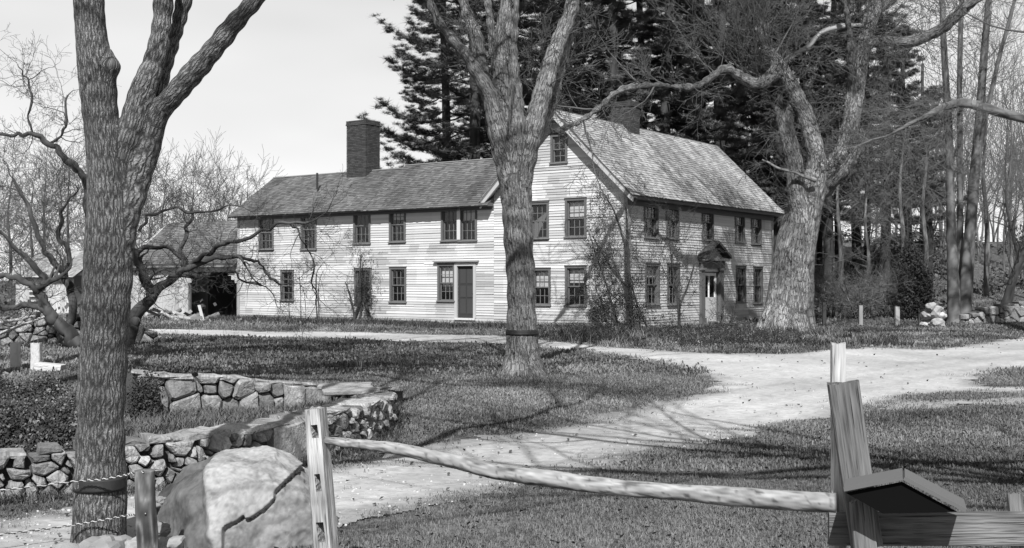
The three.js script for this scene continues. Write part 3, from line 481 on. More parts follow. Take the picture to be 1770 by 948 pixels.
// 2. pollarded tree in the middle of the lawn
{
  const Z = 21.9, t = thing('shade_tree', 'many-stemmed tree with smooth pale trunk standing on the lawn before the house', 'tree');
  const o = barkOpts(0.085, 0.022, 7.7, 0.4), body = [];
  body.push([[905, 672, 88], [904, 652, 72], [903, 632, 59], [903, 600, 53], [902, 560, 50], [901, 500, 48], [898, 430, 48], [894, 370, 50], [890, 320, 52], [888, 285, 40]]);
  for (const [dx, dz] of [[-34, -0.2], [30, -0.35], [36, 0.1], [-20, 0.4]]) body.push([[904 + dx * 1.5, 664, 12, dz * 1.6], [904 + dx * 0.85, 648, 22, dz], [904 + dx * 0.4, 615, 24, dz * 0.4], [903, 570, 16, 0]]);
  const S = [
    [[890, 335, 40, 0], [877, 280, 42, -0.06], [862, 225, 36, -0.2], [853, 190, 28, -0.25], [846, 160, 24, -0.3], [824, 125, 21, -0.4], [795, 82, 18, -0.5], [762, 45, 15, -0.6], [742, 0, 13, -0.7], [728, -50, 10, -0.8]],
    [[853, 188, 24, -0.2], [838, 150, 23, 0.1], [829, 105, 21, 0.3], [822, 60, 20, 0.4], [806, 20, 18, 0.5], [792, -40, 15, 0.6]],
    [[889, 320, 36, 0.05], [880, 250, 38, 0.2], [873, 200, 34, 0.3], [871, 150, 32, 0.35], [869, 100, 32, 0.4], [873, 50, 29, 0.4], [880, 0, 27, 0.5], [886, -70, 22, 0.5]],
    [[890, 310, 34, -0.05], [893, 250, 33, -0.2], [894, 205, 27, -0.3], [890, 150, 22, -0.35], [888, 100, 15, -0.35], [890, 50, 12, -0.3], [893, 0, 10, -0.3]],
    [[892, 340, 40, 0], [905, 280, 42, -0.06], [919, 228, 36, -0.1], [931, 185, 32, 0], [944, 140, 29, 0.1], [957, 95, 27, 0.2], [972, 55, 26, 0.3], [990, 10, 24, 0.4], [1002, -50, 20, 0.5]],
    [[904, 285, 26, 0.15], [922, 238, 25, 0.3], [942, 200, 23, 0.4], [955, 160, 22, 0.5], [968, 110, 20, 0.6], [982, 60, 19, 0.8], [986, 10, 18, 1.0], [990, -50, 14, 1.2]],
    [[876, 280, 24, 0.2], [856, 230, 23, 0.4], [850, 190, 20, 0.5], [862, 140, 17, 0.7], [854, 90, 15, 0.8], [848, 40, 13, 1], [838, -30, 11, 1.2]],
  ];
  const r = RNG(19), cr = new GB(), go = { kids: [0, 6, 6, 6], seg: 0.5, wig: 0.22, up: 0.06, tone: 0.55, min: 0.006 };
  fused([...body, ...S].map((s) => resample(...limb(Z, s), 0.35)), 0.034, 0.09, { tile: 1.05, depth: 0.03, lump: 2.2, tone: patchy(1.6, 1.5) }).mesh('trunk', M.barkB, t);
  for (const s of S) { const [P] = resample(...limb(Z, s), 0.2); grow(cr, r, P[P.length - 1], endDir(P), 4.5, s[s.length - 1][2] / 2 / F * Z * 0.9, 3, { ...go, floor: 7.6 }); sprout(cr, r, P, 5, 0.9, 0.012, 2, { ...go, min: 0.005 }, 0.35); }
  cr.mesh('crown', M.crownB, t);
  const bd = new GB(), P = resample([at(903, 579, Z), at(903, 570, Z)], [0.316, 0.312], 0.03); bd.tube(P[0], P[1], 48, { disp: (q) => 0.02 * (noise(q[0] * 12, q[1] * 20, q[2] * 12) - 0.4), shade: (q) => 0.5 + noise(q[0] * 20, q[1] * 20, q[2] * 20) }); bd.mesh('trunk_band', M.band, t);
}
// 3. great old elm at the far corner of the house
{
  const Z = 41, t = thing('old_elm', 'huge gnarled pollarded elm with broken limbs at the far front corner of the house', 'tree');
  const o0 = barkOpts(0.17, 0.02, 12.3, 0.3);
  const body = [[[1359, 590, 98], [1360, 572, 87], [1362, 545, 78], [1366, 500, 72], [1372, 455, 68], [1378, 415, 64], [1386, 380, 58], [1396, 345, 50], [1404, 315, 40]]];
  for (const [dx, dz] of [[-42, -0.5], [-16, -1.1], [24, -0.9], [34, -0.1], [8, 0.9]]) body.push([[1360 + dx * 1.25, 586, 16, dz * 1.5], [1360 + dx * 0.9, 572, 28, dz], [1361 + dx * 0.5, 545, 34, dz * 0.5], [1364 + dx * 0.15, 490, 26, dz * 0.2]]);
  const thin = [], B = (name, arr, sides = 18) => { if (arr[0][2] > 13.5 && Math.max(arr[arr.length - 1][2], 9) < 60) { body.push(arr); return resample(...limb(Z, arr), 0.3)[0]; } const b = new GB(), P = bigLimb(b, Z, arr, sides, 0.09, o0); thin.push([name, b]); return P; };
  const L = [
    B('limb', [[1384, 380, 34, -0.3], [1377, 330, 32, -0.4], [1374, 285, 28, -0.5], [1366, 250, 26, -0.5], [1356, 220, 20, -0.5], [1345, 192, 10, -0.5], [1339, 178, 3, -0.5]]),
    B('limb', [[1366, 250, 14, -0.6], [1366, 220, 12, -0.6], [1365, 195, 8, -0.6], [1364, 180, 3, -0.6]], 12),
    B('limb', [[1402, 340, 44, 0], [1412, 300, 38, 0], [1412, 270, 28, -0.1], [1402, 230, 25, -0.2], [1388, 190, 25, -0.3], [1368, 150, 25, -0.4], [1350, 118, 24, -0.5], [1338, 96, 14, -0.5]]),
    B('limb', [[1348, 118, 22, -0.5], [1325, 140, 22, -0.7], [1306, 146, 20, -0.9], [1282, 132, 15, -1.1], [1255, 118, 13, -1.4], [1232, 132, 12, -1.6], [1205, 149, 11, -2], [1170, 150, 10, -2.4], [1140, 147, 9, -2.8], [1100, 150, 8, -3.2], [1066, 158, 7, -3.5], [1040, 182, 7, -3.7], [1010, 205, 6, -4], [975, 222, 6, -4.2], [948, 231, 5, -4.3]], 12),
    B('limb', [[1345, 105, 14, -0.5], [1326, 82, 13, -0.5], [1318, 55, 12, -0.5], [1318, 42, 11, -0.5]], 12),
    B('limb', [[1350, 112, 12, -0.4], [1372, 95, 10, -0.3], [1400, 78, 9, -0.2], [1420, 56, 9, 0], [1452, 46, 9, 0.1], [1492, 44, 9, 0.2]], 10),
    B('limb', [[1424, 325, 38, 0.2], [1442, 290, 34, 0.3], [1462, 255, 30, 0.4], [1472, 210, 27, 0.4], [1480, 160, 27, 0.4], [1487, 110, 27, 0.4], [1496, 65, 26, 0.5], [1508, 25, 24, 0.5], [1513, -20, 20, 0.6], [1505, -80, 16, 0.6]]),
    B('limb', [[1440, 315, 24, -0.2], [1462, 292, 20, -0.5], [1480, 268, 18, -0.7], [1494, 246, 13, -0.8], [1499, 238, 5, -0.8]], 12),
    B('limb', [[1490, 85, 18, 0.4], [1515, 70, 14, 0.3], [1545, 72, 15, 0.2], [1575, 72, 16, 0], [1600, 62, 17, -0.2], [1632, 48, 17, -0.4], [1655, 25, 16, -0.5], [1685, 0, 13, -0.6], [1720, -40, 11, -0.6]], 12),
    B('limb', [[1502, 30, 14, 0.6], [1525, 12, 12, 0.7], [1550, -8, 11, 0.8], [1590, -50, 9, 1]], 12),
    B('limb', [[1410, 312, 9, -0.8], [1392, 305, 7, -1], [1370, 296, 6, -1.1], [1345, 290, 5, -1.2], [1328, 280, 4, -1.3], [1318, 276, 2, -1.3]], 8),
    B('limb', [[1478, 150, 14, 0.1], [1472, 110, 10, -0.2], [1470, 60, 8, -0.5], [1462, 10, 7, -0.7], [1450, -40, 6, -1]], 8),
  ];
  fused(body.map((s) => resample(...limb(Z, s), 0.4)), 0.058, 0.16, { tile: 1.7, depth: 0.07, lump: 1.3, tone: (x, y, z) => Math.max(0.25, 1 + 1.7 * (fbm(x * 0.9 + 3, y * 0.5, z * 0.9, 4) - 0.5) - (fbm(x * 1.4 + 9, y * 0.9, z * 1.4, 3) > 0.58 ? 0.3 : 0)), more: (x, y, z) => 0.05 * sstep(2.6, 0, y) * Math.sin(Math.atan2(z + 41, x - 9.9) * 7 + y * 0.8), reach: 0.25 }).mesh('trunk', M.barkC, t); for (const [n, b] of thin) b.mesh(n, M.elmLimb, t);
  const r = RNG(29), cr = new GB(), go = { kids: [0, 5, 6, 5], seg: 0.4, wig: 0.26, up: 0.03, tip: -0.04, tone: 0.85, min: 0.007 };
  for (const k of [6, 8, 9, 11]) { const P = L[k]; grow(cr, r, P[P.length - 1], endDir(P), 4.5, 0.09, 3, go); }
  for (const k of [2, 3, 4, 6, 8]) sprout(cr, r, L[k], 4, 2.6, 0.035, 3, { ...go, kids: [0, 4, 5, 5] }, 0.35);
  sprout(cr, r, L[3].slice(0, 14), 26, 2.6, 0.016, 2, { ...go, fan: 1.6, up: 0.1, tip: 0.1, wig: 0.14 });
  sprout(cr, r, L[3], 34, 1.0, 0.012, 2, go, 0.4);
  sprout(cr, r, L[4], 20, 2.8, 0.016, 2, { ...go, fan: 1.6, up: 0.12, tip: 0.1, wig: 0.12 });
  sprout(cr, r, L[2], 22, 1.4, 0.010, 2, { ...go, fan: 0.6 }, 0.2); sprout(cr, r, L[6], 44, 1.3, 0.009, 2, { ...go, fan: 0.3 }); sprout(cr, r, L[8], 34, 1.7, 0.012, 2, go); sprout(cr, r, L[5], 34, 1.5, 0.012, 2, go); sprout(cr, r, L[0], 16, 0.8, 0.008, 2, go); sprout(cr, r, L[7], 24, 1.2, 0.011, 2, go); sprout(cr, r, L[10], 14, 0.7, 0.008, 1, go, 0.4);
  sprout(cr, r, L[6].slice(0, 8), 18, 2.2, 0.010, 2, { ...go, tip: -0.15, up: -0.08 });
  cr.mesh('crown', M.elmTwig, t);
}
// 4. a tree beyond the right edge, one limb of which droops into view
{
  const Z = 33, t = thing('shade_tree', 'heavy bare limb drooping into view from a trunk beyond the right edge', 'tree');
  const o = barkOpts(0.12, 0.02, 4.4, 0.2), g = new GB();
  bigLimb(g, Z, [[1990, 620, 70], [1985, 570, 56], [1978, 450, 50], [1970, 300, 46], [1965, 150, 40], [1975, 0, 34], [1990, -200, 26], [2000, -400, 14]], 24, 0.1, o); g.mesh('trunk', M.barkFar, t);
  const b = new GB(), P = bigLimb(b, Z, [[1968, 300, 30, 0], [1900, 245, 24, 0.2], [1830, 222, 19, 0.3], [1770, 205, 16, 0.4], [1720, 191, 15, 0.5], [1668, 178, 15, 0.6], [1640, 183, 13, 0.7], [1612, 196, 11, 0.8], [1588, 207, 8, 0.9], [1560, 222, 5, 1], [1530, 236, 3, 1]], 12, 0.08, o); b.mesh('limb', M.barkFar, t);
  const r = RNG(41), cr = new GB(), go = { kids: [0, 5, 6, 6], seg: 0.4, wig: 0.24, up: 0.02, tip: -0.05, tone: 0.8, min: 0.004 };
  sprout(cr, r, P, 46, 1.5, 0.010, 2, go, 0.3); grow(cr, r, P[P.length - 1], endDir(P), 1.6, 0.022, 2, go);
  for (let k = 0; k < 7; k++) grow(cr, r, at(1970, 200 - 90 * k, Z), V3(r() * 2 - 1, 0.6, r() * 2 - 1), 5, 0.11, 3, { ...go, up: 0.06 });
  cr.mesh('crown', M.barkFar, t);
}
// 5. twin-stemmed tall tree and other bare trees on the right
function bareTree(name, label, px, Z, base, stems, mat, seed, o = {}, group) {
  const t = thing(name, label, 'tree', group), r = RNG(seed), tr = new GB(), cr = new GB(), go = { kids: [0, 5, 6, 6], seg: 0.45, wig: 0.2, up: 0.06, tone: 1, min: 0.004, ...o }, bo = barkOpts(0.12, 0.012, seed, 0.2);
  for (const s of stems) { const P = bigLimb(tr, Z, s, 12, 0.18, bo); sprout(cr, r, P, o.n ?? 16, o.len ?? 2.6, o.rad ?? 0.03, o.lv ?? 2, go, o.from ?? 0.35); grow(cr, r, P[P.length - 1], endDir(P), o.top ?? 3, s[s.length - 1][2] / 2 / F * Z * 0.9, 2, go); }
  tr.mesh('trunk', mat, t); cr.mesh('crown', mat, t); return t;
}
bareTree('shade_tree', 'tall slender twin-stemmed bare tree by the stone wall on the right', 1655, 45, 565, [
  [[1652, 572, 40], [1650, 550, 24], [1648, 480, 20], [1645, 400, 16], [1643, 300, 14], [1640, 200, 13], [1634, 100, 11], [1630, 0, 9], [1626, -120, 6]],
  [[1664, 572, 38, 0.1], [1666, 545, 26, 0.1], [1672, 480, 22, 0.1], [1678, 400, 19, 0.2], [1686, 300, 17, 0.3], [1695, 200, 15, 0.3], [1702, 100, 13, 0.4], [1711, 0, 11, 0.4], [1720, -120, 7, 0.4]],
  [[1656, 560, 18, 0.5], [1660, 420, 11, 0.8], [1661, 280, 10, 1], [1660, 140, 9, 1], [1664, 0, 8, 1], [1668, -120, 5, 1]],
  [[1688, 290, 9, 0.3], [1706, 200, 8, 0], [1726, 110, 7, -0.2], [1748, 30, 6, -0.4], [1770, -60, 4, -0.5]],
], M.barkFar, 51, { n: 26, len: 2.4, rad: 0.015 });
bareTree('leaning_tree', 'dark leaning bare tree at the right edge behind the stone wall', 1740, 54, 535, [[[1732, 548, 22], [1740, 525, 17], [1750, 488, 14], [1762, 455, 12], [1782, 410, 10], [1800, 350, 8]], [[1752, 485, 9], [1766, 462, 8], [1790, 450, 6]], [[1764, 450, 7], [1750, 400, 5], [1740, 350, 4]]], M.twigDark, 52, { n: 10, len: 1.8, rad: 0.025 });
[[1452, 58, 270], [1500, 50, 300], [1560, 62, 240], [1600, 58, 280], [1705, 66, 200], [1748, 62, 250], [1790, 70, 180], [1840, 60, 220]].forEach(([px, Z, top], k) => {
  const y0 = HOR + F / Z * (EYE - H((px - CX) / F * Z, Z)) + 2, w = k === 1 ? 6 : 8;
  bareTree('bare_tree', ['slim bare tree between the elm and the pines\' right end', 'pale thin sapling standing in the bushes right of the elm', 'bare tree behind the dark evergreen shrub on the right', 'bare tree just left of the twin-stemmed tree', 'grey bare tree just right of the twin-stemmed tree', 'grey bare tree above the leaning tree', 'bare tree at the right edge, far up the slope', 'bare tree just past the right edge of the view'][k], px, Z, y0, [[[px, y0, w * 1.3], [px + 2, lerp(y0, top, 0.4), w], [px - 4, lerp(y0, top, 0.7), w * 0.7], [px + 3, top, w * 0.35]]], k === 1 ? M.twigPale : M.twigMid, 60 + k, { n: 26, len: k === 1 ? 1.0 : 2.4, rad: 0.013, from: 0.25, top: 1.5 });
});
// the wood that closes the view beyond the pines and up the slope
{
  const r = RNG(690), g = new GB(), go = { kids: [0, 6, 6], seg: 0.7, wig: 0.2, up: 0.08, min: 0.014 };
  for (let k = 0; k < 120; k++) { const px = 1850 - 720 * Math.pow(r(), 1.5), Z = 72 + 45 * r(), X = (px - CX) / F * Z, y = H(X, Z), h = 5 + 6 * r(); grow(g, r, V3(X, y - 0.1, -Z), V3((r() - 0.5) * 0.2, 1, 0), h, 0.09, 2, { ...go, up: 0.2 }); }
  stuff(g.mesh('far_wood', M.twigMid), 'grey bare wood closing the view up the slope beyond the pines', 'wood');
}
// far trees behind the outbuildings on the left
for (let k = 0; k < 15; k++) {
  const r = RNG(700 + k), px = -60 + k * 34 + 20 * r(), Z = 70 + 16 * r(), top = lerp(285, 335, r()) + (k > 8 ? 25 : 0) - (k > 11 ? -15 : 0), y0 = HOR + F / Z * (EYE - H((px - CX) / F * Z, Z)) + 2;
  bareTree('bare_tree', `grey bare tree of the thicket behind the outbuildings, number ${['one', 'two', 'three', 'four', 'five', 'six', 'seven', 'eight', 'nine', 'ten', 'eleven', 'twelve', 'thirteen', 'fourteen', 'fifteen'][k]} counted from the left edge`, px, Z, y0, [[[px, y0, 7], [px + 3 * r(), lerp(y0, top, 0.4), 5], [px - 4 * r(), lerp(y0, top, 0.7), 3], [px + 3, top, 1.5]]], M.twigMid, 800 + k, { n: 30, len: 2.7, rad: 0.013, from: 0.12, top: 1.4, min: 0.010, tone: 0.9 }, 'thicket of bare trees on the left');
}

// 6. gnarled apple trees before the wing and the outbuildings
{
  const go = { kids: [0, 5, 6, 4], seg: 0.16, wig: 0.42, up: 0.02, tip: 0.04, tone: 1, min: 0.0035, ang: 0.9 };
  const apple = (label, Z, stems, seed) => { const t = thing('apple_tree', label, 'tree'), r = RNG(seed), tr = new GB(), cr = new GB(), o = barkOpts(0.1, 0.014, seed, 0.3);
    const gnarl = (s) => s.flatMap((q, k) => { const n = s[k + 1]; if (!n) return [q]; const J = () => (r() - 0.5) * Math.min(11, 0.3 * Math.hypot(n[0] - q[0], n[1] - q[1])); return [q, ...[0.33, 0.67].map((t) => [lerp(q[0], n[0], t) + J(), lerp(q[1], n[1], t) + J(), lerp(q[2], n[2], t) * (0.85 + 0.35 * r()), lerp(q[3] || 0, n[3] || 0, t) + (r() - 0.5) * 0.15])]; });
    stems.forEach((s, k) => { const P = bigLimb(tr, Z, gnarl(s), 12, 0.07, o), w = s[0][2]; sprout(cr, r, P, w > 12 ? 12 : 13, 0.8, 0.013, 2, go, k ? 0.15 : 0.6); grow(cr, r, P[P.length - 1], endDir(P), 1.2, s[s.length - 1][2] / 2 / F * Z * 0.9, 2, go); });
    tr.mesh('trunk', M.apple, t); cr.mesh('crown', M.apple, t); };
  apple('gnarled bare apple tree just right of the forked trunk, branches reaching across the wing', 31.5, [
    [[219, 618, 26], [224, 585, 21], [233, 556, 20], [247, 530, 21], [262, 508, 20]],
    [[258, 515, 14], [248, 485, 13], [242, 462, 12], [234, 438, 12, -0.2], [224, 405, 9, -0.4], [214, 370, 7, -0.5]],
    [[260, 512, 17], [280, 494, 15], [304, 478, 13], [325, 464, 12], [352, 452, 10], [378, 444, 9], [398, 444, 7]],
    [[236, 440, 9], [262, 428, 8], [292, 428, 7, 0.3], [318, 448, 6, 0.4], [326, 464, 6, 0.4]],
    [[325, 464, 9], [310, 440, 7, 0.5], [322, 400, 6, 0.8], [330, 365, 4, 1]],
    [[330, 462, 9], [352, 440, 8, -0.4], [378, 424, 7, -0.7], [410, 418, 6, -0.9], [452, 398, 5, -1], [500, 386, 4, -1.1], [548, 378, 2.5, -1.2]],
    [[396, 446, 7], [424, 448, 6, 0.4], [446, 452, 5, 0.6], [456, 465, 4.5, 0.7], [466, 482, 4, 0.7], [486, 492, 2.5, 0.8]],
    [[270, 500, 8], [300, 486, 7, 0.6], [345, 478, 6, 0.9], [395, 470, 5, 1.2], [424, 488, 4, 1.3], [452, 494, 3, 1.3]],
    [[240, 400, 6], [252, 372, 5], [290, 362, 5], [340, 366, 4], [390, 356, 3]],
    [[500, 386, 3, -1.1], [516, 400, 3, -1.1], [530, 430, 3, -1.1], [542, 470, 2, -1.1], [545, 520, 1.5, -1.1]],
  ], 91);
  apple('gnarled bare apple tree at the left edge, low branches spreading left', 30, [
    [[139, 602, 26], [122, 578, 22], [104, 562, 20], [88, 545, 18], [74, 522, 17], [65, 500, 15]],
    [[66, 505, 14], [52, 492, 10], [30, 480, 9], [0, 478, 8], [-40, 470, 6]],
    [[70, 500, 12], [80, 486, 10], [62, 466, 8], [38, 440, 7], [10, 410, 5], [-20, 380, 4]],
    [[88, 545, 10], [55, 530, 8], [20, 532, 7], [-20, 525, 6]],
    [[124, 590, 16, 0.3], [124, 550, 13, 0.4], [121, 505, 12, 0.5], [112, 478, 11, 0.5], [92, 455, 10, 0.5], [74, 425, 8, 0.5], [60, 390, 7, 0.5], [45, 350, 5, 0.5], [22, 310, 3, 0.5]],
    [[112, 478, 8, 0.5], [118, 440, 7, 0.4], [100, 400, 6, 0.2], [108, 360, 5, 0]],
    [[150, 600, 22, 0.8], [158, 480, 16, 0.9], [156, 380, 14, 0.9], [146, 310, 12, 0.8], [130, 292, 11, 0.7], [110, 272, 10, 0.6], [88, 252, 9, 0.6], [62, 234, 8, 0.5], [30, 230, 7, 0.4], [-10, 230, 6, 0.3]],
    [[84, 248, 5, 0.6], [105, 235, 4, 0.5], [114, 205, 3, 0.5], [116, 165, 2, 0.5]],
    [[56, 232, 4, 0.5], [50, 190, 3, 0.4], [47, 135, 2, 0.4], [30, 115, 1.5, 0.4]],
  ], 92);
}

// 7. trees outside the view whose shade falls on the lawn
function shadeTree(label, x, Z, h, crown, seed, limbs, reach, rad, way = 1) {
  const t = thing('shade_tree', label, 'tree'), r = RNG(seed), tr = new GB(), cr = new GB(), P = resample([V3(x, -0.1, -Z), V3(x + 0.1, h * 0.25, -Z), V3(x - 0.1, h * 0.5, -Z + 0.2), V3(x, h * 0.75, -Z)], [rad * 2.2, rad * 1.9, rad * 1.5, rad], 0.3);
  tr.tube(P[0], P[1], 16, barkOpts(0.1, 0.015, seed)); tr.mesh('trunk', M.crownB, t);
  const go = { kids: [0, 5, 6, 6], seg: 0.7, wig: 0.17, up: 0.03, min: 0.008, floor: crown, ang: 0.85 };
  for (let k = 0; k < limbs; k++) { const p = P[0][Math.floor(lerp(0.45, 0.98, (k + 0.5) / limbs) * (P[0].length - 1))]; grow(cr, r, p.clone().setY(Math.max(p.y, crown + 0.2)), V3(way, 0.1 + 0.4 * r(), (r() - 0.5) * 1.5), reach * (0.65 + 0.5 * r()), rad * (0.7 + 0.5 * r()), 2, go); }
  for (let k = 0; k < 4; k++) { const p = P[0][P[0].length - 2 - k], a = k * 2.2 + 2; grow(cr, r, p.clone().setY(Math.max(p.y, crown)), V3(Math.cos(a) * 0.6, 1, Math.sin(a) * 0.6), h * 0.3, rad * 0.7, 2, go); }
  cr.mesh('crown', M.crownB, t);
}
shadeTree('tall bare shade tree standing beyond the left edge of the lawn', -10.5, 18.5, 16, 8.9, 121, 9, 9.5, 0.17);
shadeTree('wide bare shade tree beyond the left edge, level with the stone wall', -8.6, 13.5, 14, 7.5, 122, 9, 9, 0.15);
shadeTree('bare shade tree just beyond the right edge, nearest the viewer', 5.4, 4.2, 10, 4.9, 123, 7, 7.5, 0.075, -1);

// 8. pines behind the house
const tuftGeo = (() => { const g = new GB(), r = RNG(61); for (let k = 0; k < 90; k++) { const a = r() * 6.283, e = -0.25 + 1.25 * r(), o = V3((r() - 0.5) * 0.5, (r() - 0.3) * 0.2, (r() - 0.5) * 0.5), d = V3(Math.cos(a) * Math.cos(e), Math.sin(e) * 0.7, Math.sin(a) * Math.cos(e)), w = V3(-Math.sin(a), (r() - 0.5), Math.cos(a)).multiplyScalar(0.014 + 0.013 * r()), L = 0.28 + 0.40 * r(); const p = o.clone().add(w), q = o.clone().sub(w), m = o.clone().addScaledVector(d, L); g.tri(g.vert(p.x, p.y, p.z), g.vert(q.x, q.y, q.z), g.vert(m.x, m.y, m.z)); } return g.geometry(); })();
function instances(name, geo, mat, list, parent) {
  const im = new THREE.InstancedMesh(geo, mat, list.length), m = new THREE.Matrix4(), q = new THREE.Quaternion(), e = new THREE.Euler(), s = V3(), c = new THREE.Color();
  list.forEach((k, i) => { e.set(k.rx || 0, k.ry || 0, k.rz || 0); q.setFromEuler(e); s.set(k.s, k.s * (k.sy || 1), k.s); m.compose(k.p, q, s); im.setMatrixAt(i, m); im.setColorAt(i, c.setRGB(k.c, k.c, k.c)); });
  im.name = parent ? name : numbered(name); (parent || scene).add(im); im.userData.kind = 'stuff'; return im;
}
function pine(label, px, Z, h, c0, R, seed, dense = 1) {
  const t = thing('pine_tree', label, 'tree', 'pines behind the house'), r = RNG(seed), X = (px - CX) / F * Z, y0 = H(X, Z) - 0.1, tr = new GB(), br = new GB(), list = [];
  const P = resample([V3(X, y0, -Z), V3(X + (r() - 0.5) * 0.5, y0 + h * 0.4, -Z), V3(X + (r() - 0.5) * 0.8, y0 + h * 0.75, -Z + (r() - 0.5)), V3(X + (r() - 0.5) * 0.6, y0 + h, -Z)], [0.34, 0.26, 0.15, 0.03], 0.5);
  tr.tube(P[0], P[1], 10, barkOpts(0.15, 0.015, seed)); tr.mesh('trunk', M.twigDark, t);
  for (let y = c0; y < h - 0.3; y += (dense < 1 ? 0.62 : 0.5) + 0.5 * r()) {
    const f = (y - c0) / (h - c0), n = 3 + Math.floor(r() * 3), a0 = r() * 6.28;
    for (let k = 0; k < n; k++) {
      const a = a0 + k / n * 6.28 + (r() - 0.5) * 0.7, L = R * Math.pow(1 - f * 0.95, 0.6) * (dense < 1 ? 0.55 + 0.6 * r() : 0.4 + 0.7 * r()), i = Math.min(P[0].length - 2, Math.floor(y / h * (P[0].length - 1))), o = P[0][i].clone().setY(y0 + y), d = V3(Math.cos(a), 0, Math.sin(a)), lift = lerp(-0.05, 0.35, f) + 0.12 * r(), pts = [];
      for (let s = 0; s <= 5; s++) { const u = s / 5; pts.push(o.clone().addScaledVector(d, L * u).add(V3(0, L * (lift * u - 0.16 * Math.sin(u * 3.1) + 0.10 * u * u), 0))); }
      br.tube(pts, [0.05, 0.045, 0.035, 0.028, 0.02, 0.01], 4, { open: true, tone: 1 });
      const put = (p, s) => list.push({ p, s: s * (0.8 + 0.5 * r()), sy: 0.65 + 0.5 * r(), ry: r() * 6.28, rx: (r() - 0.5) * 0.5, rz: (r() - 0.5) * 0.5, c: 0.055 + 0.09 * r() * r() + (r() < 0.16 ? 0.06 : 0) });
      const curve = (u) => { const q = u * 5, j = Math.min(4, Math.floor(q)); return pts[j].clone().lerp(pts[j + 1], q - j); };
      for (let u = 0.32; u <= 1.0; u += 0.30 / Math.max(L, 1)) put(curve(u).add(V3((r() - 0.5) * 0.25, 0.08 * r(), (r() - 0.5) * 0.25)), 0.62);
      for (let u = 0.35; u < 0.98; u += 0.55 / Math.max(L, 1)) for (const sg of [-1, 1]) { const b = curve(u), w = V3(-d.z * sg, 0.05, d.x * sg).addScaledVector(d, 0.7).normalize(), l2 = L * 0.36 * (1.1 - u) + 0.25; for (let v = 0.35; v <= 1; v += 0.42 / Math.max(l2, 0.5)) put(b.clone().addScaledVector(w, l2 * v).add(V3((r() - 0.5) * 0.3, 0.16 * (r() - 0.4), (r() - 0.5) * 0.3)), 0.62); }
    }
  }
  for (let k = 0; k < 16; k++) { const y = lerp(c0 * 0.35, c0 * 1.05, r()), a = r() * 6.28, L = 0.8 + 2.2 * r(), o = V3(X, y0 + y, -Z); br.tube([o, o.clone().add(V3(Math.cos(a) * L * 0.5, 0.1, Math.sin(a) * L * 0.5)), o.clone().add(V3(Math.cos(a) * L, -0.2 + 0.3 * r(), Math.sin(a) * L))], [0.03, 0.022, 0.01], 4, { open: true, tone: 1.4 }); }
  br.mesh('branches', M.twigDark, t); instances('foliage', tuftGeo, M.needle, list, t);
}
const ORD = ['first', 'second', 'third', 'fourth', 'fifth', 'sixth', 'seventh', 'eighth', 'ninth', 'tenth', 'eleventh', 'twelfth', 'thirteenth', 'fourteenth', 'fifteenth', 'sixteenth', 'seventeenth', 'eighteenth', 'nineteenth', 'twentieth', 'twenty-first', 'twenty-second', 'twenty-third', 'twenty-fourth'];
[[815, 59, 31, 6.8, 6.4], [772, 68, 26, 8, 4.6], [880, 66, 31, 7, 5.2], [935, 60, 31, 9, 4.6], [1000, 72, 31, 11, 4.2], [1058, 64, 32, 8, 4.2], [1110, 74, 32, 8, 4.2], [1158, 66, 32, 7.5, 4.6], [1208, 73, 32, 8, 4.2], [1252, 65, 32, 7, 4.4], [1300, 72, 30, 7, 4.2], [1345, 67, 29, 6.5, 4.4], [1395, 74, 28, 6.5, 4.2], [1436, 66, 25, 6, 4.2], [1482, 73, 23, 6.5, 4.2], [1528, 67, 17.5, 5.5, 4.4], [1570, 75, 16.5, 6, 4], [1604, 72, 12.5, 5, 3.2], [1180, 84, 30, 6, 4.6], [1320, 84, 28, 6, 4.6], [1040, 84, 32, 9, 4.2]].forEach(([px, Z, h, c0, R], k) => pine(k === 0 ? 'broad pine with long level branches reaching left above the wing roof' : `dark pine behind the house and elm, ${ORD[k]} of the grove`, px, Z, h, k > 1 ? c0 * 0.85 : c0, k > 1 ? R * 1.02 : R, 300 + k, k < 2 ? 0.5 : 1));
// understorey trunks of the grove
for (let k = 0; k < 16; k++) { const r = RNG(400 + k), px = 1150 + k * 29 + 12 * r(), Z = 68 + 20 * r(), X = (px - CX) / F * Z, y0 = H(X, Z), t = thing('pine_tree', `bare straight pine trunk in the grove, ${ORD[k]} from the left`, 'tree', 'bare trunks in the pine grove'); const g = new GB(); const P = resample([V3(X, y0 - 0.1, -Z), V3(X + 0.2 * (r() - 0.5), y0 + 7, -Z), V3(X + 0.5 * (r() - 0.5), y0 + 14, -Z)], [0.22, 0.17, 0.1], 0.8); g.tube(P[0], P[1], 8, barkOpts(0.15, 0.01, k)); g.mesh('trunk', M.twigDark, t); const b = new GB(); for (let j = 0; j < 14; j++) { const y = lerp(2, 13, r()), a = r() * 6.28, L = 0.6 + 1.6 * r(); const o = V3(X, y0 + y, -Z); b.tube([o, o.clone().add(V3(Math.cos(a) * L, 0.1 - 0.3 * r(), Math.sin(a) * L))], [0.025, 0.008], 4, { open: true }); } b.mesh('branches', M.twigDark, t); }

